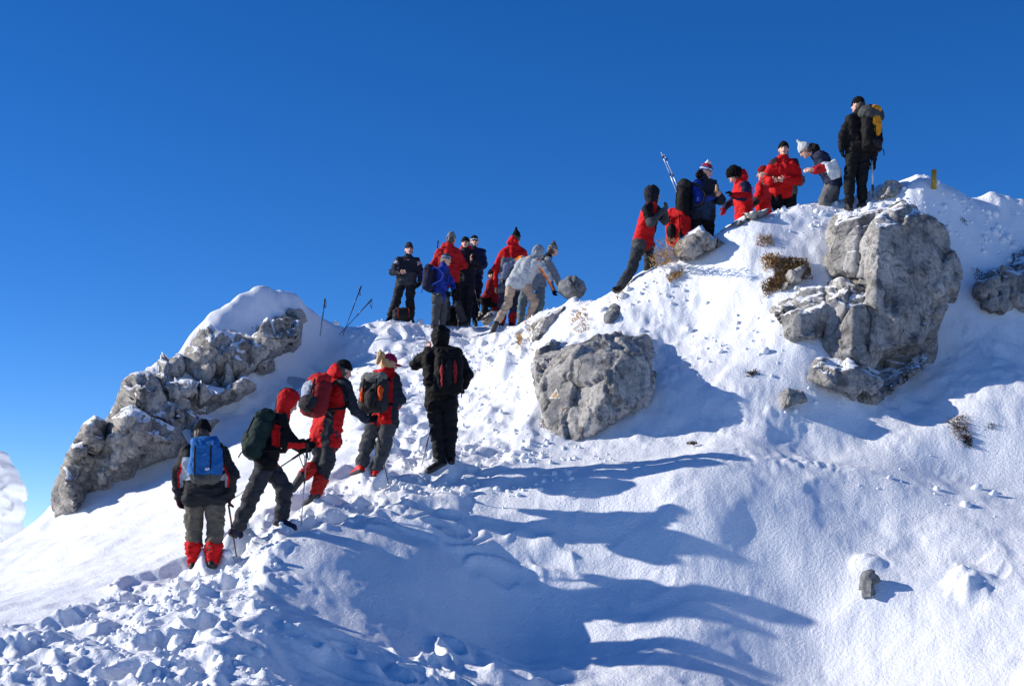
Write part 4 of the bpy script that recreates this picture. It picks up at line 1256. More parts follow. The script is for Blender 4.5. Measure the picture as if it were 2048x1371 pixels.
        V = wrinkle(V, Q, 0.008, 30, seed + 3, (1, 1, 0.3))
        part('hair', V, Q, [hm])
    return root

# ------------------------------------------------------------------ rucksacks
def rucksack(label, center, d, size, yaw, lean=0.0, cols=(BLACK, BLACK, BLACK), lid=True, pockets=(), straps=True, base_col=None, roll=0.0, sling=None, res=0.014, lid_shape=(0.9, 0.16), cat='backpack', loops=True, shoulder=True, patch=None):
    """size = width, height, thickness in metres; yaw = compass direction the outer face looks
    (0 = away from the viewer, 180 = toward the viewer, 90 = right); lean tips the top toward the wearer"""
    w, h, t = size
    c = P(center[0], center[1], d)
    y = math.radians(yaw); ln = math.radians(lean); rl = math.radians(roll)
    o = np.array([math.sin(y), math.cos(y), 0])                       # outward
    up = np.array([0, 0, 1.0]) * math.cos(ln) - o * math.sin(ln)
    o2 = o * math.cos(ln) + np.array([0, 0, 1.0]) * math.sin(ln)
    r = np.cross(o2, up)
    r, up = r * math.cos(rl) + up * math.sin(rl), up * math.cos(rl) - r * math.sin(rl)
    M3 = np.stack([r, o2, up])
    base = c - up * h * 0.5
    root = empty('backpack', base)
    tag(root, label, cat)
    seed = len(bpy.data.objects) % 89 + 3
    def L(x, yy, z): return c + r * x + o2 * yy + up * z
    def part(name, V, Q, m, mi=None, parent=root):
        return mesh_np(name, V, Q, m, parent, base, mi)
    top = h * (0.5 - (lid_shape[1] if lid else 0.0))
    bp = [Cone(L(-w * 0.22, 0, top - t * .35), L(-w * 0.22, 0.0, -h * 0.5 + t * 0.42), t * 0.42, t * 0.46), Cone(L(w * 0.22, 0, top - t * .35), L(w * 0.22, 0.0, -h * 0.5 + t * 0.42), t * 0.42, t * 0.46),
          RBox(L(0, 0, (top - h * 0.5) / 2), (w * 0.47, t * 0.42, (top + h * 0.5) / 2), M3, t * 0.3)]
    V, Q = sdf_mesh(bp, res, 0.03)
    V = wrinkle(V, Q, 0.012, 5, seed, (1, 1, 1.3)); V = wrinkle(V, Q, 0.002, 20, seed + 2)
    C = V[Q].mean(1); rel = (C - c) @ M3.T
    mi = np.zeros(len(Q), int); mats = [cloth(cols[0])]
    if base_col is not None:
        mats.append(cloth(base_col)); mi[rel[:, 2] < -h * 0.5 + h * 0.17] = 1
    if sling is not None:                                           # coloured side panels
        mats.append(cloth(sling)); mi[(np.abs(rel[:, 0]) > w * 0.30) & (rel[:, 2] > -h * 0.42)] = len(mats) - 1
    body = part('bag_body', V, Q, mats, mi)
    if lid:
        lh = h * lid_shape[1]
        V, Q = sdf_mesh([Cone(L(-w * 0.30 * lid_shape[0], 0.0, top + lh * 0.25), L(w * 0.30 * lid_shape[0], 0.0, top + lh * 0.25), lh * 0.75 + .01, lh * 0.75 + .01, '', (o2, 1.25)),
                         Cone(L(-w * 0.30, t * 0.32, top - lh * 0.2), L(w * 0.30, t * 0.32, top - lh * 0.2), lh * 0.5, lh * 0.5)], res, 0.03)
        V = wrinkle(V, Q, 0.012, 8, seed + 4)
        part('lid', V, Q, [cloth(cols[1])])
    for (px, pz, pw, ph, pt, pc) in pockets:
        V, Q = sdf_mesh([Ell(L(px * w, t * 0.42, pz * h), (pw * w, pt, ph * h), M3)], max(res * 0.8, 0.010), 0.01)
        V = wrinkle(V, Q, 0.008, 12, seed + 6)
        part('pocket', V, Q, [cloth(pc)], None, body)
    def tube(name, pts, rad, col, flat=None):
        V, Q = sdf_mesh([Cone(a, b, rad, rad, '', flat) for a, b in zip(pts[:-1], pts[1:])], max(rad * 0.55, 0.006), rad * 0.5)
        part(name, V, Q, [cloth(col)], None, body if name == 'compression_strap' else root)
    if straps:
        for s in (-1, 1):
            tube('compression_strap', [L(s * w * 0.24, t * 0.50, top * 0.9), L(s * w * 0.25, t * 0.52, 0), L(s * w * 0.24, t * 0.46, -h * 0.40)], 0.010, cols[2])
    if shoulder:
        for s in (-1, 1):
            x = s * w * 0.34
            tube('shoulder_strap', [L(x, -t * 0.35, h * 0.30), L(x * 1.05, -t * 0.55, h * 0.40), L(x * 1.15, -t * 0.5 - 0.12, h * 0.34), L(x * 1.2, -t * 0.5 - 0.24, h * 0.12), L(x * 1.25, -t * 0.5 - 0.20, -h * 0.12), L(x * 1.2, -t * 0.45, -h * 0.30)], 0.019, cols[2])
    if patch is not None:
        V, Q = sdf_mesh([RBox(L(patch[0] * w, t * 0.47, patch[1] * h), (0.030, 0.012, 0.016), M3, 0.006)], 0.006, 0.002)
        part('logo_patch', V, Q, [cloth((0.55, 0.58, 0.62))], None, body)
    if loops:
        tube('loose_strap', [L(-w * 0.4, t * 0.3, -h * 0.42), L(-w * 0.44, t * 0.42, -h * 0.50), L(-w * 0.43, t * 0.45, -h * 0.60)], 0.008, cols[2])
    return root

# ------------------------------------------------------------------ walking poles
METAL = plain('aluminium', (0.45, 0.46, 0.48), 0.35, 0.85)
GRIPM = plain('grip_foam', (0.02, 0.02, 0.022), 0.8)
def tubes_mesh(segs, n=8):
    """closed tapered tubes; segs = list of (a, b, ra, rb)"""
    Vs, Qs, off = [], [], 0
    for a, b, ra, rb in segs:
        a = np.asarray(a, float); b = np.asarray(b, float)
        f = nrmz(b - a); s = nrmz(np.cross(f, (0.3, 0.9, 0.2))); u = np.cross(f, s)
        ang = np.linspace(0, 2 * math.pi, n, endpoint=False)
        ring = np.cos(ang)[:, None] * s + np.sin(ang)[:, None] * u
        V = np.concatenate([a + ring * 1e-4, a + ring * ra, b + ring * rb, b + ring * 1e-4])
        i = np.arange(n); j = (i + 1) % n
        for k in range(3):
            Qs.append(off + np.stack([k * n + i, k * n + j, (k + 1) * n + j, (k + 1) * n + i], -1))
        Vs.append(V); off += len(V)
    return np.concatenate(Vs), np.concatenate(Qs)

def pole(label, top, bot, upper=(0.03, 0.03, 0.05), lower=(0.25, 0.25, 0.27), rad=0.0085, grip=True, basket=True, strap=True, split=0.55, group=None, grip_col=None, flip=False, strapdir=0.6):
    a, b = P(*top), P(*bot)
    f = nrmz(a - b); L = np.linalg.norm(a - b)
    root = empty('trekking_pole', b)
    tag(root, label, 'pole', group)
    def part(name, segs, m, n=8):
        V, Q = tubes_mesh(segs, n)
        return mesh_np(name, V, Q, [m], root, b)
    mid = b + f * L * split
    gl = 0.15 if grip else 0.0
    part('upper_shaft', [(mid, a - f * gl, rad, rad)], plain('pole_paint', upper, 0.35, 0.4))
    part('lower_shaft', [(b, mid + f * 0.02, rad * 0.62, rad * 0.8)], plain('pole_paint', lower, 0.35, 0.6))
    part('lock_collar', [(mid - f * 0.02, mid + f * 0.03, rad * 1.3, rad * 1.3)], plain('lock', (0.02, 0.02, 0.02), 0.6))
    if grip:
        part('grip', [(a - f * 0.16, a - f * 0.03, 0.013, 0.016), (a - f * 0.03, a + f * 0.015, 0.020, 0.014)], GRIPM, 10)
    if basket:
        c = b + f * 0.09
        part('basket', [(c - f * 0.004, c + f * 0.012, 0.042, 0.020)], plain('basket_plastic', grip_col or (0.02, 0.02, 0.03), 0.6), 14)
    if strap:
        s = nrmz(np.array([strapdir, -0.3, 0]))
        q = a - f * 0.01
        loop = [q, q + s * 0.035 - np.array([0, 0, 0.05]), q + s * 0.035 - np.array([0, 0, 0.15]), q + s * 0.01 - np.array([0, 0, 0.17]), q - f * 0.05]
        part('wrist_strap', [(p0, p1, 0.006, 0.006) for p0, p1 in zip(loop[:-1], loop[1:])], plain('webbing', (0.02, 0.02, 0.025), 0.8), 6)
    return root
# ------------------------------------------------------------------ the party
def isin(t, *names):
    r = np.zeros(len(t), bool)
    for n in names: r |= np.char.startswith(t, n)
    return r

# --- five climbing the track
def paint_front(q):
    m = np.zeros(len(q['t']), int)
    arm = isin(q['tag'], 'upper', 'fore')
    lim = ~(isin(q['tag'], 'fore') & (q['a'] > 0.6)) & ~(isin(q['tag'], 'upper') & (q['a'] < .15))
    m[arm & lim & (q['off'] < -.022)] = 1
    m[arm & lim & (q['off'] > -.034) & (q['off'] < -.010)] = 2
    m[isin(q['tag'], 'torso') & (q['t'] > 0.30) & (q['t'] < 0.85) & (np.abs(q['w']) > 0.55)] = 1
    return m
person('hiker in charcoal jacket and khaki trousers with red gaiters, nearest the camera', 16.0, dict(
    hd=(406,866), nk=(406,890,.02), sl=(371,903), sr=(443,903), el=(355,950), er=(464,950), wl=(357,994,.02), wr=(460,990,.05), fl=(361,1015,.06), fr=(457,1012,.08),
    hl=(389,985), hr=(428,985), kl=(388,1048,.04), kr=(431,1048,.03), al=(387,1122,.05), ar=(425,1120,-.03), tl=(390,1128,.30), tr=(431,1132,.18)),
    az=8, pitch=-8, jacket=CHAR, paint=paint_front, extra=(LGREY, RED), hem=0.10, trousers=KHAKI, legw=1.18, girth=1.12, gaiter=RED, boots=(0.02,.02,.022), glove=(0.05,0.012,0.014), hat=('tall', BLACK), res=.015)

def paint_p2(q):
    m = np.zeros(len(q['t']), int)
    m[isin(q['tag'], 'upper_r') & (q['a'] > .25) & (q['x'] < 0.05)] = 1
    m[isin(q['tag'], 'fore_r') & (q['C'][:, 2] < q['C'][isin(q['tag'], 'fore_r')][:, 2].mean() + .0)] = 1
    m[isin(q['tag'], 'torso') & (q['t'] > .35) & (q['t'] < .85) & (q['back'] < .06) & (q['back'] > -.02)] = 1
    m[isin(q['tag'], 'hem') & (q['back'] > 0.05)] = 1
    return m
person('stooped hiker with red hood up and dark green rucksack, second from the bottom', 16.6, dict(
    hd=(577,804), nk=(564,826), sl=(553,838,.20), sr=(566,842,-.14), el=(580,880,.26), er=(569,884,-.2), wl=(606,898,.22), wr=(607,887,-.10), fl=(618,897,.2), fr=(620,889,-.04),
    hl=(527,917,.10), hr=(535,918,-.08), kl=(570,978,.12), kr=(503,994,-.08), al=(562,1036,.12), ar=(474,1058,-.05), tl=(590,1044,.1), tr=(500,1072,.05)),
    az=78, pitch=-32, jacket=BLACK, paint=paint_p2, extra=(RED,), hem=0.08, trousers=PANTS, legw=1.15, boots=(0.015,.02,.05), hat=('hood', RED, BLACK), res=.015)

def paint_p3(q):
    m = np.zeros(len(q['t']), int)
    m[isin(q['tag'], 'upper_r', 'fore_r')] = 1
    m[isin(q['tag'], 'yoke')] = 1
    m[isin(q['tag'], 'torso', 'hem') & (q['w'] > .30) & (q['w'] < .85) & (q['t'] < .45)] = 1
    return m
person('hiker in red jacket with dark sleeves and black hat, reaching a pole forward, red gaiters', 17.4, dict(
    hd=(687,741), nk=(677,758), sl=(656,768,.12), sr=(690,772,-.10), el=(642,822,.24), er=(708,818,-.12), wl=(664,850,.30), wr=(733,838,.02), fl=(680,850,.3), fr=(750,838,.06),
    hl=(640,866,.05), hr=(665,866,-.03), kl=(640,922,.05), kr=(654,926,0), al=(609,948,-.05), ar=(633,983,-.02), tl=(592,974,-.03), tr=(612,1000,.06)),
    az=55, pitch=-18, jacket=RED, paint=paint_p3, extra=((0.022,.026,.036),), hem=0.15, trousers=PANTS, legw=1.05, girth=1.05, gaiter=(0.42,.02,.016), boots=(0.012,.016,.05), hat=('beanie', BLACK), hood=RED, res=.015)

def paint_p4(q):
    m = np.zeros(len(q['t']), int)
    m[isin(q['tag'], 'upper_r', 'fore_r') & (q['w'] > .78)] = 1
    m[isin(q['tag'], 'torso', 'hem') & (q['w'] > .72)] = 1
    return m
person('blonde hiker in red jacket, grey trousers and red boots with pink cap', 18.2, dict(
    hd=(779,727), nk=(775,744), sl=(751,756,.04), sr=(788,757,-.02), el=(742,800,.10), er=(801,797,.02), wl=(758,818,.28), wr=(792,812,.26), fl=(768,812,.4), fr=(782,808,.36),
    hl=(755,832,.03), hr=(780,832,-.03), kl=(735,886,.05), kr=(768,890,-.02), al=(722,932,-.02), ar=(751,944,-.06), tl=(708,938,.12), tr=(741,956,.12)),
    az=52, pitch=-12, jacket=RED, paint=paint_p4, extra=((0.022,.026,.036),), hem=0.10, trousers=(0.06,.064,.07), legw=1.12, boots=(0.62,.012,.012), hat=('cap', (0.32,0.012,0.07)), hair=(HAIR,'ponytail'), hood='down', res=.015)

person('hiker all in black, standing and holding something up to the face', 18.4, dict(
    hd=(880,676), nk=(882,694), sl=(852,709), sr=(914,707), el=(832,729,.08), er=(934,748,.04), wl=(856,700,.14), wr=(928,772,.12), fl=(862,684,.16), fr=(918,784,.2),
    hl=(866,792), hr=(898,792), kl=(874,860,.02), kr=(901,860,.02), al=(880,920,-.02), ar=(902,914,.03), tl=(856,931,-.05), tr=(899,920,.2)),
    az=-15, pitch=2, jacket=BLACK, hem=0.13, trousers=(0.010,.010,.012), legw=1.08, girth=1.06, boots=(0.008,.008,.01), glove=dict(l=None, r=BLACK), hat=('hood', BLACK), res=.015, curl=.9)

# --- group on the saddle
def paint_p6(q):
    m = np.zeros(len(q['t']), int)
    m[isin(q['tag'], 'upper') & (q['a'] > .1) & (q['a'] < .35) & (q['back'] > 0)] = 1
    m[isin(q['tag'], 'torso', 'hem') & (q['t'] < .42)] = 2
    return m
person('man in black and grey jacket with grey hat standing apart on the saddle', 30.0, dict(
    hd=(818,499), nk=(817,513), sl=(796,521), sr=(834,521), el=(784,544,-.02), er=(843,548,.02), wl=(801,546,-.20), wr=(839,568,-.1), fl=(811,542,-.22), fr=(832,574,-.16),
    hl=(802,564), hr=(822,564), kl=(793,601,-.04), kr=(820,604,-.03), al=(780,634), ar=(822,632,.05), tl=(774,640,-.2), tr=(826,639,-.2)),
    az=168, pitch=-2, jacket=(0.018,.022,.034), paint=paint_p6, extra=(LGREY, (0.05,.053,.06)), hem=0.07, trousers=CHAR, legw=1.1, glove=dict(l=None, r=BLACK), hat=('tall', (0.035,.036,.04)), res=.018)
person('man in long red jacket and grey hat with his back turned, among the saddle group', 29.7, dict(
    hd=(903,478), nk=(898,491), sl=(878,504,.02), sr=(915,504,-.02), el=(867,529,.02), er=(929,530,.02), wl=(874,552,.16), wr=(919,535,.20), fl=(882,556,.2), fr=(912,533,.26),
    hl=(886,564), hr=(909,564), kl=(892,606), kr=(914,608,-.04), al=(893,644,.02), ar=(929,645,.04), tl=(893,650,.2), tr=(938,652,.1)),
    az=35, pitch=-4, jacket=(0.42,.012,.014), hem=0.0, trousers=(0.035,.036,.045), tpaint=lambda q: (q['z'] > .52).astype(int), tcols=(BLACK,), legw=1.05, glove=None, hat=('tall', (0.20,.21,.23)), hood='down', res=.018)
def paint_p8(q):
    m = np.zeros(len(q['t']), int)
    m[isin(q['tag'], 'torso') & (q['t'] > .72)] = 1
    m[isin(q['tag'], 'fore', 'upper') & (q['a'] > .45) & (q['back'] < .03)] = 1
    m[isin(q['tag'], 'hem')] = 2
    return m
person('small hiker in bright blue jacket with striped hat and navy rucksack', 29.0, dict(
    hd=(892,520), nk=(886,533), sl=(879,541,-.12), sr=(893,541,.14), el=(884,566,-.18), er=(902,562,.12), wl=(894,584,-.18), wr=(908,580,.0), fl=(899,592,-.2), fr=(912,588,-.05),
    hl=(874,590,-.07), hr=(885,590,.07), kl=(872,622,-.07), kr=(886,622,.06), al=(869,650,-.06), ar=(884,650,.06), tl=(880,656,-.15), tr=(896,655,.0)),
    az=115, pitch=-10, jacket=BLUE, paint=paint_p8, extra=((0.03,.032,.03),(0.06,.065,.07)), hem=0.14, trousers=(0.06,.065,.075), legw=1.0, girth=.92, hat=('beanie', (0.04,.07,.13),(0.25,.30,.36),(0.04,.07,.13)), res=.018)
person('bearded man in dark jacket and black hat facing the camera in the saddle group', 30.2, dict(
    hd=(931,486), nk=(931,499), sl=(915,507), sr=(948,507), el=(912,532,-.06), er=(957,530,-.02), wl=(924,540,-.22), wr=(944,521,-.24), fl=(932,540,-.28), fr=(941,513,-.28),
    hl=(922,566), hr=(940,566), kl=(921,605), kr=(937,605), al=(920,641), ar=(936,641), tl=(918,648,-.2), tr=(938,648,-.2)),
    az=188, pitch=-4, jacket=(0.012,.014,.022), hem=0.06, trousers=(0.012,.013,.02), legw=1.1, glove=dict(l=BLACK, r=None), hat=('beanie', BLACK), hood=RED, scarf=None, hair=(HAIR_DARK,'short'), res=.018)
person('man in navy jacket with white banded hat and sunglasses behind the bearded man', 30.9, dict(
    hd=(949,483), nk=(948,496), sl=(931,505), sr=(966,505), el=(928,530), er=(968,530,-.04), wl=(938,544,-.2), wr=(952,541,-.22), fl=(946,543,-.24), fr=(946,538,-.26),
    hl=(938,567), hr=(955,567), kl=(938,604), kr=(953,604), al=(937,638), ar=(950,638), tl=(935,645,-.2), tr=(953,645,-.2)),
    az=172, pitch=-2, jacket=NAVY, hem=0.08, trousers=(0.012,.014,.03), glove=None, hat=('beanie', BLACK, BLACK, WHITE), glasses=True, res=.018)
person('hiker in dark red jacket sitting with knees drawn up behind the saddle group', 30.6, dict(
    hd=(985,550), nk=(986,561), sl=(980,568,-.14), sr=(990,568,.16), el=(974,588,-.2), er=(982,588,.2), wl=(966,596,-.10), wr=(968,596,.1), fl=(963,598,-.04), fr=(964,598,.06),
    hl=(992,610,-.08), hr=(993,610,.08), kl=(968,600,-.10), kr=(969,600,.10), al=(970,626,-.10), ar=(971,626,.10), tl=(958,631,-.1), tr=(959,631,.1)),
    az=-80, pitch=-10, jacket=DRED, hem=0.0, trousers=BLACK, hat=('beanie', BLACK), res=.018)
def paint_p12(q):
    m = np.ones(len(q['t']), int)
    m[isin(q['tag'], 'collar', 'hood')] = 0
    m[isin(q['tag'], 'torso', 'yoke') & (q['t'] > .80)] = 0
    m[isin(q['tag'], 'upper')] = 0
    m[isin(q['tag'], 'fore_l') & (q['w'] < -.95)] = 0
    return m
person('hiker in red and grey jacket with tall pointed black hat, back turned', 29.9, dict(
    hd=(1033,475), nk=(1028,489), sl=(1005,504), sr=(1047,504), el=(991,538,.02), er=(1058,538,.04), wl=(992,574,.02), wr=(1058,570,.1), fl=(992,586,.06), fr=(1056,580,.14),
    hl=(1008,572), hr=(1032,572), kl=(1005,610), kr=(1028,610), al=(1003,645), ar=(1024,645), tl=(1003,651,.2), tr=(1026,651,.2)),
    az=20, pitch=0, jacket=RED, paint=paint_p12, extra=((0.13,.135,.17),), hem=0.12, trousers=(0.035,.037,.07), legw=1.1, gaiter=(0.45,.016,.016), glove=None, hat=('pointed', BLACK), hood=RED, res=.018)
person('hiker in grey jacket with patterned hat stooping beside the bending hiker', 29.4, dict(
    hd=(1106,500), nk=(1096,514), sl=(1086,524,.18), sr=(1097,522,-.12), el=(1112,556,.2), er=(1114,555,-.1), wl=(1128,584,.2), wr=(1130,585,-.04), fl=(1134,594,.2), fr=(1136,597,-.02),
    hl=(1054,568,.02), hr=(1080,568,.02), kl=(1044,610,.0), kr=(1080,606,.05), al=(1041,646,0), ar=(1072,636,.1), tl=(1050,654,.15), tr=(1084,642,.2)),
    az=75, pitch=-10, jacket=(0.20,.23,.27), paint=lambda q: (isin(q['tag'], 'collar') | (isin(q['tag'], 'torso') & (q['t'] > .9))).astype(int), extra=(BLACK,), hem=0.04, trousers=TEAL, legw=1.12, hat=('bobble', (0.10,.10,.10),(0.35,.35,.33),(0.06,.06,.06)), hair=(HAIR_DARK,'short'), res=.018)
def paint_p13(q):
    m = np.zeros(len(q['t']), int)
    m[isin(q['tag'], 'upper', 'fore') & (q['C'][:, 1] > q['C'][:, 1].mean() - .03)] = 1
    m[isin(q['tag'], 'upper_r', 'fore_r') & (q['off'] > -.012) & (q['off'] < .022)] = 2
    m[isin(q['tag'], 'upper_r', 'fore_r') & (q['off'] <= -.012)] = 1
    m[isin(q['tag'], 'upper_l') & (q['a'] < .3)] = 2
    m[isin(q['tag'], 'fore_l')] = 1
    return m
person('hiker in pale grey jacket with orange stripe and beige trousers bending to the snow', 28.6, dict(
    hd=(1077,506,.05), nk=(1069,516,.02), sl=(1042,518,.06), sr=(1078,524,-.08), el=(1014,532,.1), er=(1094,547,-.02), wl=(1008,556,.2), wr=(1107,579,.08), fl=(1010,566,.25), fr=(1112,606,.1),
    hl=(1023,566), hr=(1049,567), kl=(1016,606,.02), kr=(1068,603,-.04), al=(993,646,-.05), ar=(1057,642,.04), tl=(984,668,-.02), tr=(1072,648,.15)),
    az=60, pitch=-25, jacket=(0.40,.43,.46), paint=paint_p13, extra=((0.10,.13,.22), ORANGE), hem=0.03, trousers=BEIGE, legw=1.05, girth=1.05, boots=(0.03,.03,.032), hat=('hood', (0.22,.26,.30)), res=.017, wr=.8)

# --- group on the summit ridge
def paint_p15(q):
    m = np.zeros(len(q['t']), int)
    m[isin(q['tag'], 'upper') & (q['a'] < .75)] = 1
    m[isin(q['tag'], 'fore') | (isin(q['tag'], 'upper') & (q['a'] > .75))] = 2
    m[isin(q['tag'], 'yoke') | (isin(q['tag'], 'torso') & (q['t'] > .86) & (q['back'] < .03))] = 1
    m[isin(q['tag'], 'hem') & (q['t'] < -.03)] = 2
    m[isin(q['tag'], 'torso', 'hem') & (q['back'] > .13)] = 1
    return m
person('hiker in red jacket with black hood up, striding onto the ridge', 23.0, dict(
    hd=(1306,390), nk=(1302,408), sl=(1294,420,-.16), sr=(1310,418,.20), el=(1302,444,-.22), er=(1330,442,.22), wl=(1322,425,-.10), wr=(1328,422,.14), fl=(1330,412,-.02), fr=(1332,410,.1),
    hl=(1279,484,-.08), hr=(1294,484,.08), kl=(1267,532,-.07), kr=(1300,520,.10), al=(1238,576,-.05), ar=(1297,562,.12), tl=(1254,586,-.05), tr=(1318,566,.12)),
    az=78, pitch=-2, jacket=RED, paint=paint_p15, extra=(BLACK, (0.06,.062,.068)), hem=0.10, trousers=PANTS, legw=1.05, glove=(0.08,.085,.09), hat=('hood', (0.010,.011,.018)), res=.016)
def paint_p16(q):
    m = np.zeros(len(q['t']), int)
    m[isin(q['tag'], 'upper_l') & (q['x'] < .02)] = 1
    m[isin(q['tag'], 'fore_l') & (q['C'][:, 2] < q['C'][isin(q['tag'], 'fore_l')][:, 2].mean())] = 1
    m[isin(q['tag'], 'torso') & (q['t'] < .4) & (q['t'] > -.2)] = 2
    return m
person('man in navy jacket with red, white and blue bobble hat eating on the ridge', 23.6, dict(
    hd=(1412,343), nk=(1407,359), sl=(1392,369,-.14), sr=(1426,369,.16), el=(1400,398,-.24), er=(1441,400,.02), wl=(1426,392,-.20), wr=(1438,394,-.10), fl=(1434,387,-.22), fr=(1436,384,-.16),
    hl=(1392,428,-.05), hr=(1416,428,.05), kl=(1393,480,-.05), kr=(1418,480,.05), al=(1392,527,-.04), ar=(1418,527,.04), tl=(1410,535,-.08), tr=(1436,535,.0)),
    az=110, pitch=-16, jacket=(0.014,.019,.035), paint=paint_p16, extra=(BLUE, (0.02,.04,.085)), hem=0.08, trousers=BLACK, glove=None, hat=('pompom', (0.50,.02,.03),(0.03,.10,.32),(0.65,.68,.72)), hood='fur', girth=1.12, res=.016, curl=1.0)
def paint_p17(q):
    m = np.zeros(len(q['t']), int)
    m[isin(q['tag'], 'upper_l') & (q['a'] < .75)] = 1
    m[isin(q['tag'], 'fore_r')] = 1
    m[isin(q['tag'], 'fore_l') & (q['C'][:, 2] < q['C'][isin(q['tag'], 'fore_l')][:, 2].mean() - .03)] = 1
    return m
person('hiker in long red jacket with black furry hat, facing left with raised glove', 24.0, dict(
    hd=(1469,350), nk=(1481,362), sl=(1490,371,-.14), sr=(1478,371,.18), el=(1493,394,-.18), er=(1470,398,.2), wl=(1467,393,-.26), wr=(1450,414,.16), fl=(1456,380,-.26), fr=(1446,428,.14),
    hl=(1492,434,-.07), hr=(1484,434,.07), kl=(1490,485,-.06), kr=(1482,485,.06), al=(1490,528,-.06), ar=(1482,528,.06), tl=(1474,534,-.06), tr=(1466,534,.06)),
    az=-80, pitch=-14, jacket=RED, paint=paint_p17, extra=(NAVY,), hem=0.14, trousers=CHAR, girth=1.15, glove=dict(l=BLACK, r=(0.3,.02,.03)), hat=('fur', BLACK), hood=RED, res=.016)
person('hiker in red mostly hidden behind the smiling man in red', 24.7, dict(
    hd=(1527,347), nk=(1528,361), sl=(1522,371,-.14), sr=(1530,371,.16), el=(1517,396,-.2), er=(1524,396,.2), wl=(1508,408,-.2), wr=(1512,410,.1), fl=(1504,408,-.2), fr=(1507,410,.1),
    hl=(1524,430,-.07), hr=(1530,430,.07), kl=(1524,480,-.06), kr=(1530,480,.06), al=(1524,524,-.06), ar=(1530,524,.06), tl=(1508,530,-.06), tr=(1514,530,.06)),
    az=-85, pitch=-10, jacket=RED, paint=lambda q: (isin(q['tag'], 'fore')).astype(int), extra=(CHAR,), hem=0.10, trousers=CHAR, hat=('beanie', DRED), hood=RED, res=.018)
def paint_p19(q):
    m = np.zeros(len(q['t']), int)
    m[isin(q['tag'], 'upper') & (q['a'] < .22)] = 1
    m[(isin(q['tag'], 'upper') & (q['a'] > .78)) | (isin(q['tag'], 'fore') & (q['a'] < .12))] = 2
    m[isin(q['tag'], 'torso', 'hem') & (q['t'] < .38) & (q['w'] > .62)] = 2
    return m
person('smiling man in red jacket and black hat facing the camera, hands clasped', 23.8, dict(
    hd=(1567,299), nk=(1567,317), sl=(1549,328), sr=(1588,328), el=(1532,360,-.04), er=(1599,360,-.02), wl=(1543,362,-.24), wr=(1570,361,-.26), fl=(1552,359,-.28), fr=(1560,359,-.30),
    hl=(1555,383), hr=(1579,383), kl=(1555,440), kr=(1580,440), al=(1555,486), ar=(1580,486), tl=(1553,494,-.2), tr=(1583,494,-.2)),
    az=186, pitch=-2, jacket=RED, paint=paint_p19, extra=((0.05,.02,.03), (0.09,.09,.095)), hem=0.04, trousers=BLACK, girth=1.2, glove=None, hat=('beanie', BLACK), hood='down', res=.016, wr=1.0, curl=.9)
def paint_p20(q):
    m = np.zeros(len(q['t']), int)
    m[isin(q['tag'], 'fore')] = 1
    m[isin(q['tag'], 'upper') & (q['a'] > .75)] = 2
    return m
person('stooping hiker in navy jacket with white hat, left of the man in black', 23.4, dict(
    hd=(1611,300), nk=(1629,309), sl=(1641,312,-.14), sr=(1637,314,.16), el=(1650,335,-.20), er=(1640,336,.16), wl=(1630,341,-.24), wr=(1624,342,.02), fl=(1618,338,-.24), fr=(1614,340,.0),
    hl=(1668,362,-.08), hr=(1666,362,.08), kl=(1650,402,-.08), kr=(1664,404,.10), al=(1652,448,-.06), ar=(1664,450,.10), tl=(1634,456,-.06), tr=(1646,458,.1)),
    az=-75, pitch=-42, jacket=(0.016,.022,.055), paint=paint_p20, extra=((0.42,.015,.02), WHITE), hem=0.06, trousers=(0.13,.13,.13), legw=1.2, girth=1.08, glove=None, hat=('pointed', (0.62,.64,.62)), hood='fur', hair=(HAIR_DARK,'short'), res=.016)
person('tall man all in black with cap and orange rucksack standing highest', 23.1, dict(
    hd=(1716,210), nk=(1718,226), sl=(1698,238,-.04), sr=(1733,237,.04), el=(1686,270,-.02), er=(1748,276,.0), wl=(1684,300,-.02), wr=(1747,322,-.02), fl=(1687,318,.02), fr=(1746,334,-.04),
    hl=(1706,296), hr=(1731,296), kl=(1700,354,-.02), kr=(1724,354,.02), al=(1698,410), ar=(1724,402,.06), tl=(1688,416,.16), tr=(1716,408,.2)),
    az=-48, pitch=-4, jacket=(0.009,.009,.010), hem=0.06, trousers=(0.009,.009,.010), legw=1.1, girth=1.05, boots=(0.01,.01,.011), hat=('beanie', BLACK), glasses=True, res=.016)
# ------------------------------------------------------------------ rucksacks and poles
rucksack('faded blue rucksack with grey base on the back of the nearest hiker', (411,920), 15.74, (0.36,0.50,0.22), 184, 4, (SKYBLUE, SKYBLUE, (0.01,.012,.02)), base_col=(0.06,.065,.065), pockets=(), roll=0, res=.012, loops=False, patch=(-.16,-.22))
rucksack('dark green rucksack on the stooped hiker with red hood', (520,868), 16.5, (0.34,0.58,0.26), -98, 22, ((0.010,.026,.024),(0.010,.026,.024),BLACK), pockets=((0,-.18,.34,.20,.06,(0.010,.024,.022)),), res=.013)
rucksack('red rucksack with grey cover on the hiker in red and black', (634,790), 17.12, (0.34,0.52,0.25), -128, 16, ((0.20,.012,.016),(0.40,.014,.016),BLACK), pockets=((.16,.06,.34,.27,.06,(0.30,.34,.42)),(-.10,-.28,.44,.20,.10,(0.025,.025,.03))), res=.013)
rucksack('grey and orange rucksack on the blonde hiker', (748,785), 17.95, (0.36,0.50,0.24), -158, 6, ((0.030,.030,.032),(0.17,.17,.15),BLACK), pockets=((-.40,-.06,.10,.20,.04,(0.62,.07,.012)),(.30,-.08,.10,.20,.04,(0.62,.07,.012)),(-.04,-.20,.26,.26,.06,(0.022,.022,.024))), res=.012)
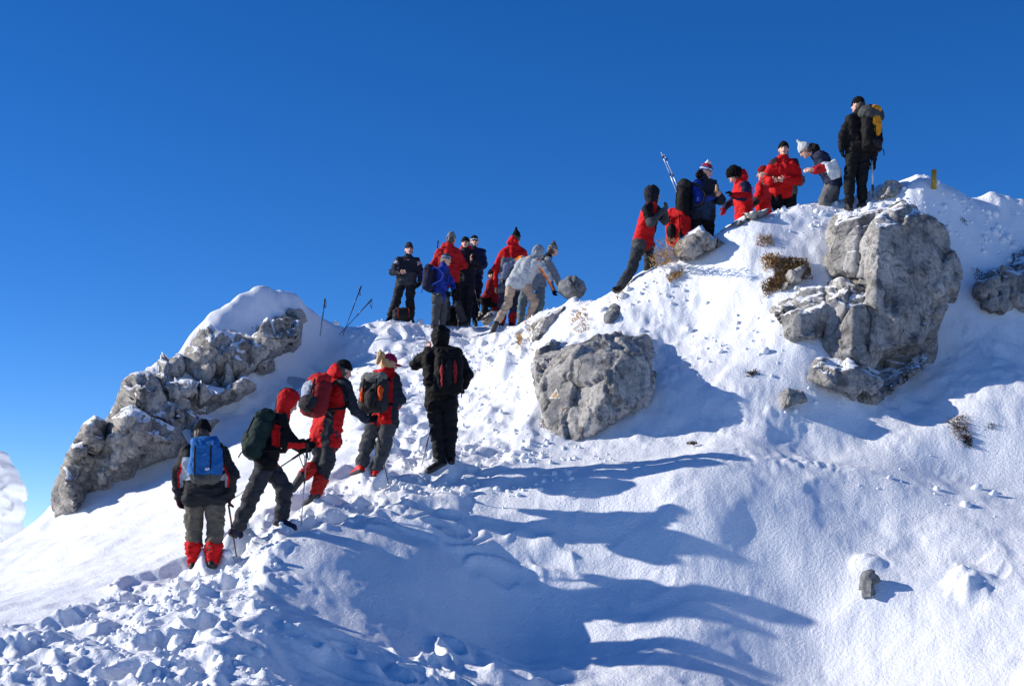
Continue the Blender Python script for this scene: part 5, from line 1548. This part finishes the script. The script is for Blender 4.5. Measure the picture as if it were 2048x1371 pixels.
rucksack('black rucksack with red panels on the hiker dressed in black', (897,742), 18.1, (0.36,0.58,0.22), 172, 2, (BLACK, BLACK, BLACK), pockets=((-.20,-.06,.07,.30,.05,(0.30,.016,.02)),(.26,-.10,.06,.28,.05,(0.26,.016,.02)),(.02,-.05,.17,.32,.05,(0.014,.014,.016))), res=.013)
rucksack('navy rucksack with blue trim on the small hiker in blue', (860,557), 28.9, (0.34,0.52,0.24), -70, 3, ((0.012,.013,.035),(0.012,.013,.035),BLUE), res=.016)
rucksack('black rucksack with two silver poles strapped on, worn by the man eating', (1369,402), 23.5, (0.34,0.66,0.25), -75, 4, (BLACK,(0.02,.02,.022),BLACK), res=.015)
rucksack('red and black rucksack standing behind the pointed rock on the ridge', (1357,455), 23.5, (0.36,0.62,0.30), -150, -8, (RED,RED,BLACK), pockets=((.20,-.10,.24,.20,.06,BLACK),(-.25,-.25,.14,.14,.05,BLACK)), res=.015)
rucksack('tall black and orange rucksack on the man standing highest', (1743,258), 22.95, (0.34,0.72,0.26), 140, 3, (BLACK,(0.05,.055,.055),BLACK), pockets=((.02,.41,.34,.08,.06,(0.60,.24,.015)),(.02,.10,.32,.30,.06,(0.62,.24,.015)),(.02,-.36,.34,.10,.05,(0.02,.02,.022))), res=.014, lid_shape=(0.95,0.20))
rucksack('white shoulder bag slung on the stooping hiker in navy', (1666,340), 23.12, (0.24,0.28,0.10), 160, 0, ((0.62,.64,.66),(0.62,.64,.66),(0.5,.52,.54)), lid=False, straps=False, roll=-28, res=.014, loops=False, cat='bag', shoulder=False)
rucksack('dark rucksack lying at the feet of the man standing apart', (806,628), 29.7, (0.46,0.26,0.26), 170, 10, ((0.02,.021,.022),(0.025,.026,.024),(0.3,.02,.02)), res=.016, shoulder=False)
rucksack('black rucksack standing on the snow behind the small hiker', (905,632), 30.4, (0.34,0.42,0.26), 180, 0, (BLACK,BLACK,BLACK), res=.018, shoulder=False)

pole('red brown trekking pole in the right hand of the nearest hiker', (457,1008,15.95), (473,1112,16.0), (0.16,.03,.025), (0.10,.035,.03), rad=.011, grip=False, basket=False, strap=False)
pole('steel trekking pole planted by the stooped hiker with red hood', (615,888,16.45), (602,1052,16.7), (0.22,.20,.18), (0.42,.42,.43), rad=.009, basket=False, grip_col=(0.02,.02,.02))
pole('thin trekking pole trailing behind the stooped hiker with red hood', (606,903,16.85), (452,1006,16.9), (0.05,.05,.055), (0.05,.05,.055), rad=.008, basket=False)
pole('black and red trekking pole held forward by the hiker in red and black', (748,832,17.5), (778,972,17.9), (0.02,.02,.022), (0.02,.02,.025), rad=.010, basket=False, split=.62)
pole('thin dark pole beside the hiker dressed in black', (862,855,18.35), (843,932,18.3), (0.04,.04,.045), (0.07,.07,.075), rad=.008, grip=False, basket=False, strap=False)
pole('dark pole in front of the man in navy on the saddle', (948,572,30.5), (963,634,30.3), (0.01,.02,.07), (0.01,.02,.07), rad=.009, grip=False, basket=False, strap=False)
pole('grey hiking staff held by the man standing highest', (1744,322,23.0), (1746,396,23.0), (0.50,.50,.50), (0.05,.05,.055), rad=.016, grip=False, basket=False, strap=False, split=.3)
pole('pole tip showing behind the shoulder of the man in long red jacket', (876,482,30.1), (873,520,30.1), (0.55,.52,.5), (0.4,.4,.4), rad=.012, grip=True, basket=False, strap=False, split=.2)
for lab, t, b in (('lower of two silver ski poles strapped upside down to the black rucksack', (1322,304,23.45), (1354,385,23.4)), ('upper of two silver ski poles strapped upside down to the black rucksack', (1328,309,23.5), (1360,384,23.45))):
    pole(lab, b, t, (0.55,.58,.64), (0.62,.64,.68), rad=.009, grip=False, strap=False, grip_col=(0.01,.02,.16))
NV = (0.008, .012, .045)
pole('dark trekking pole with dangling strap stuck alone in the snow of the saddle', (650,598,28.4), (640,672,28.4), NV, NV, rad=.011, basket=False, strapdir=.3)
pole('taller of two crossed trekking poles stuck in the snow of the saddle', (722,573,28.6), (685,672,28.6), NV, NV, rad=.010, basket=False, strapdir=-.8)
pole('shorter leaning one of two crossed trekking poles in the snow of the saddle', (743,599,28.5), (678,670,28.5), NV, NV, rad=.010, basket=False, strapdir=.2)
# ------------------------------------------------------------------ loose snow, turf, marks
def ico(level):
    import bmesh
    bm = bmesh.new(); bmesh.ops.create_icosphere(bm, subdivisions=level, radius=1.0)
    V = np.array([v.co[:] for v in bm.verts]); T = np.array([[v.index for v in f.verts] for f in bm.faces]); bm.free()
    return V, T

def clods():
    parts = []
    pts = []
    for i in range(len(TRACK) - 1):
        (x0, y0, w0), (x1, y1, w1) = TRACK[i], TRACK[i + 1]
        L = math.hypot(x1 - x0, y1 - y0)
        n = int(L * 150)
        t = RNG.random(n); w = w0 + (w1 - w0) * t
        a = RNG.normal(0, 0.55, n) * w
        x = x0 + (x1 - x0) * t - (y1 - y0) / L * a; y = y0 + (y1 - y0) * t + (x1 - x0) / L * a
        r = np.exp(RNG.normal(math.log(0.0135), 0.6, n)).clip(0.006, 0.06)
        pts += list(zip(x, y, r))
    # crumbs along the summit crest, the lip of the right slope and below the rocks
    for (u0, v0, d0), (u1, v1, d1), n, s in (((1560,425,22.9),(1860,372,22.7),110,.25), ((1860,372,22.7),(2048,410,23.2),70,.3), ((1990,470,23.0),(2048,455,23.2),60,.2),
                                             ((1640,935,18.0),(2048,1010,17.6),16,.4), ((1000,900,19.0),(1180,890,18.9),60,.3), ((1230,600,22.6),(1420,520,22.4),60,.3), ((820,985,17.8),(1180,945,18.0),70,.14), ((1450,640,21.2),(1560,760,20.0),50,.5)):
        a, b = P(u0, v0, d0), P(u1, v1, d1)
        t = RNG.random(n)[:, None]
        q = a + (b - a) * t + RNG.normal(0, s, (n, 3))
        pts += list(zip(q[:, 0], q[:, 1], np.exp(RNG.normal(math.log(0.025), 0.5, n)).clip(0.01, 0.07)))
    pts = np.array(pts)
    z = surface(pts[:, 0], pts[:, 1])
    Vs, Ts, off = [], [], 0
    for level, sel in ((2, pts[:, 2] > 0.034), (1, pts[:, 2] <= 0.034)):
        V, T = clod_batch(pts[sel], z[sel], level)
        Vs.append(V); Ts.append(T + off); off += len(V)
    o = mesh_np('snow_clods', np.concatenate(Vs), np.concatenate(Ts), SNOW)
    tag(o, 'loose lumps of trodden snow along the path', 'snow', kind='stuff')

def clod_batch(pts, z, level):
    V0, T0 = ico(level)
    n = len(pts)
    rot = RNG.normal(size=(n, 3, 3)); rot = np.linalg.qr(rot)[0]
    sc = RNG.uniform(0.7, 1.25, (n, 1, 3)) * pts[:, 2][:, None, None]
    V = V0[None] + RNG.uniform(0, 60, (n, 1, 3))
    V = V0[None] * (1 + 0.22 * vnoise3((V * 1.25).reshape(-1, 3), 7) + 0.09 * vnoise3((V * 3.1).reshape(-1, 3), 8)).reshape(n, -1, 1) * sc
    V = np.einsum('nij,nkj->nki', rot, V)
    V += np.stack([pts[:, 0], pts[:, 1], z + pts[:, 2] * 0.05], -1)[:, None]
    T = T0[None] + (np.arange(n) * len(V0))[:, None, None]
    return V.reshape(-1, 3), T.reshape(-1, 3)
clods()

def straw_mat(c0, c1):
    m = bpy.data.materials.new('dry_grass')
    nt, b = nodes_of(m)
    n = noise_node(nt, 14, 4)
    r = ramp_node(nt, n.outputs[0], [(0.3, c0), (0.7, c1)])
    nt.links.new(r.outputs[0], b.inputs['Base Color'])
    b.inputs['Roughness'].default_value = 0.85
    return m
STRAW = straw_mat((0.30, 0.17, 0.06), (0.56, 0.38, 0.17))
TURF = straw_mat((0.10, 0.055, 0.02), (0.34, 0.21, 0.085))
MOSS = straw_mat((0.018, 0.013, 0.008), (0.075, 0.05, 0.022))

def tuft(label, u, v, w, h, mat, n=260, d=None, lean=-0.35, name='grass_tuft', cat='grass', length=0.10):
    """a clump of dry blades rooted over a patch w x h photo pixels wide"""
    dd = d or hit(u, v) or hit(u, v + 8)
    if dd is None: return
    s = dd / F
    c = P(u, v, dd)
    du = RNG.normal(0, 0.30, n).clip(-.5, .5) * w * s; dv = RNG.normal(0, 0.30, n).clip(-.5, .5) * h * s
    x = c[0] + du; z0 = c[2] + dv
    # root on the slope: solve the depth on the ray fan
    slope = np.array([hit(u, v - 6) or dd, hit(u, v + 6) or dd])
    dy = (slope[0] - slope[1]) / (12 * s)
    y = c[1] + dv * dy
    if d is None: z0 = ground(x, y) + 0.0
    L = RNG.uniform(0.5, 1.2, n) * length
    ang = RNG.uniform(0, 2 * math.pi, n)
    lean_v = np.stack([np.cos(ang) * 0.5 + lean, np.sin(ang) * 0.5 - 0.45, np.full(n, 0.55)], -1)
    lean_v /= np.linalg.norm(lean_v, axis=1)[:, None]
    tipv = lean_v + np.array([lean * 0.5, -0.2, -0.5]); tipv /= np.linalg.norm(tipv, axis=1)[:, None]
    r0 = np.stack([x, y, z0 - 0.01], -1)
    m = r0 + lean_v * (L * 0.55)[:, None]; t = m + tipv * (L * 0.5)[:, None]
    side = np.cross(lean_v, RNG.normal(size=(n, 3))); side /= np.linalg.norm(side, axis=1)[:, None]
    wd = RNG.uniform(0.004, 0.009, n)[:, None]
    V = np.stack([r0 - side * wd, r0 + side * wd, m + side * wd * .8, m - side * wd * .8, t], 1).reshape(-1, 3)
    k = np.arange(n)[:, None] * 5
    Q = k + np.array([[0, 1, 2, 3]]); T = k + np.array([[3, 2, 4]])
    o = mesh_np(name, V, [Q, T], mat, None, c)
    tag(o, label, cat)
    return o

tuft('golden dry grass tuft beside the pointed rock on the ridge', 1330,514,48,30, STRAW, 520, d=22.45)
tuft('small orange grass tuft high on the snowy hill under the red hikers', 1530,482,34,20, STRAW, 220)
tuft('straw coloured tuft at the top of the brown turf patch', 1545,522,36,26, STRAW, 260)
tuft('large brown turf patch left of the tall crag', 1585,538,66,44, TURF, 1500, length=.08)
tuft('brown grass hanging at the lower end of the turf patch', 1548,568,44,30, TURF, 700, length=.06)
tuft('slanting straw tuft left of the egg shaped stone', 1160,642,30,44, STRAW, 260)
tuft('thin golden grass clump below the bending hiker', 1040,680,9,34, STRAW, 120)
tuft('thin golden grass clump against the weathered rock rib', 1056,656,10,36, STRAW, 120)
tuft('small grass tuft in the snow under the striding hiker', 1352,552,26,12, STRAW, 140)
tuft('tiny straw tuft at the heel of the striding hiker', 1243,592,12,12, STRAW, 60)
tuft('dark brown turf on the low rock beside the painted boulder', 1112,716,36,26, MOSS, 420, length=.07)
tuft('rusty grass strip at the left foot of the painted boulder', 1088,838,14,36, TURF, 200, length=.07)
tuft('brown grass clump in the shaded hollow at the right', 1923,858,36,44, TURF, 700)
tuft('dark brown grass hanging below the right hollow clump', 1934,884,18,22, MOSS, 200)
tuft('dark turf on top of the right edge crag', 1966,566,34,34, MOSS, 420)
tuft('dark turf strip in a cleft of the tall crag', 1712,488,22,40, MOSS, 300, d=21.2, length=.05)
tuft('mossy turf along the top edge of the left block of the crag', 1580,612,34,16, TURF, 200, length=.06)
tuft('brown grass edge showing at the broken snow lip', 1828,974,30,8, MOSS, 160, length=.05)
tuft('dark grass peeping out of the snow lip left of the brown edge', 1800,962,22,6, MOSS, 90, length=.05)
tuft('dry stalks in the snow between boulder and crag', 1505,746,24,12, MOSS, 80, length=.06)
tuft('dark dry stalks in the shaded snow at the right edge', 1985,855,26,14, MOSS, 90, length=.08)
tuft('dark bit of turf in the shaded hollow below the boulder', 1385,886,18,6, MOSS, 60, length=.05)
tuft('small dark turf speck on the shaded snow right of the summit', 1928,444,16,8, MOSS, 70, length=.05)

# yellow marker stub on the summit
pm = empty('marker_post', P(1868, 362, 23.0))
tag(pm, 'short yellow marker post on the summit snow', 'post')
b0, t0 = P(1868, 378, 22.9), P(1868, 341, 22.9)
V, Q = tubes_mesh([(b0, t0, 0.042, 0.040)], 16)
mesh_np('post_shaft', V, Q, [plain('yellow_paint', (0.42, 0.26, 0.03), 0.5, 0, 0.25, 8)], pm, P(1868, 362, 23.0))
V, Q = tubes_mesh([(t0 - np.array([0, 0, 0.004]), t0 + np.array([0, 0, 0.012]), 0.044, 0.040)], 16)
mesh_np('post_cap', V, Q, [plain('yellow_paint', (0.36, 0.22, 0.03), 0.5, 0, 0.25, 8)], pm, P(1868, 362, 23.0))

# food in the hand of the man on the ridge
c = P(1433, 376, 23.32)
V, Q = sdf_mesh([Cone(c - np.array([0, 0, 0.05]), c + np.array([0.0, 0, 0.04]), 0.024, 0.020)], 0.010, 0.005)
o = mesh_np('bread_roll', V, Q, [plain('bread', (0.55, 0.30, 0.10), 0.7)], None, c)
tag(o, 'small golden bread roll held by the man with bobble hat', 'food')

# painted waymark triangle on the boulder
from mathutils.bvhtree import BVHTree
def decal(name, poly, host, mat, lift):
    me = host.data
    mw = host.matrix_basis
    vs = [mw @ v.co for v in me.vertices]
    bvh = BVHTree.FromPolygons(vs, [tuple(p.vertices) for p in me.polygons])
    poly = np.array(poly, float)
    n = 5; V = []; T = []
    def onrock(q):
        d = Vector(((q[0] - CX) / F, 1.0, (HOR - q[1]) / F)).normalized()
        r = bvh.ray_cast(Vector((0, 0, 0)), d)
        return np.array(r[0] - d * lift) if r[0] is not None else P(q[0], q[1], 19.0)
    idx = {}
    for i in range(n + 1):
        for j in range(n + 1 - i):
            a, b = i / n, j / n
            idx[i, j] = len(V); V.append(onrock(poly[0] * (1 - a - b) + poly[1] * a + poly[2] * b))
    for i in range(n):
        for j in range(n - i):
            T.append((idx[i, j], idx[i + 1, j], idx[i, j + 1]))
            if i + j < n - 1: T.append((idx[i + 1, j], idx[i + 1, j + 1], idx[i, j + 1]))
    base = np.array(host.location)
    return mesh_np(name, np.array(V), np.array(T), mat, host, base)
decal('paint_patch', [(1097,797),(1120,797),(1113,776)], big, plain('white_paint', (0.62, 0.60, 0.56), 0.8, 0, 0.2, 40), 0.006)
decal('paint_mark', [(1103,793),(1114,793),(1112,782)], big, plain('orange_paint', (0.62, 0.36, 0.13), 0.8, 0, 0.2, 40), 0.012)
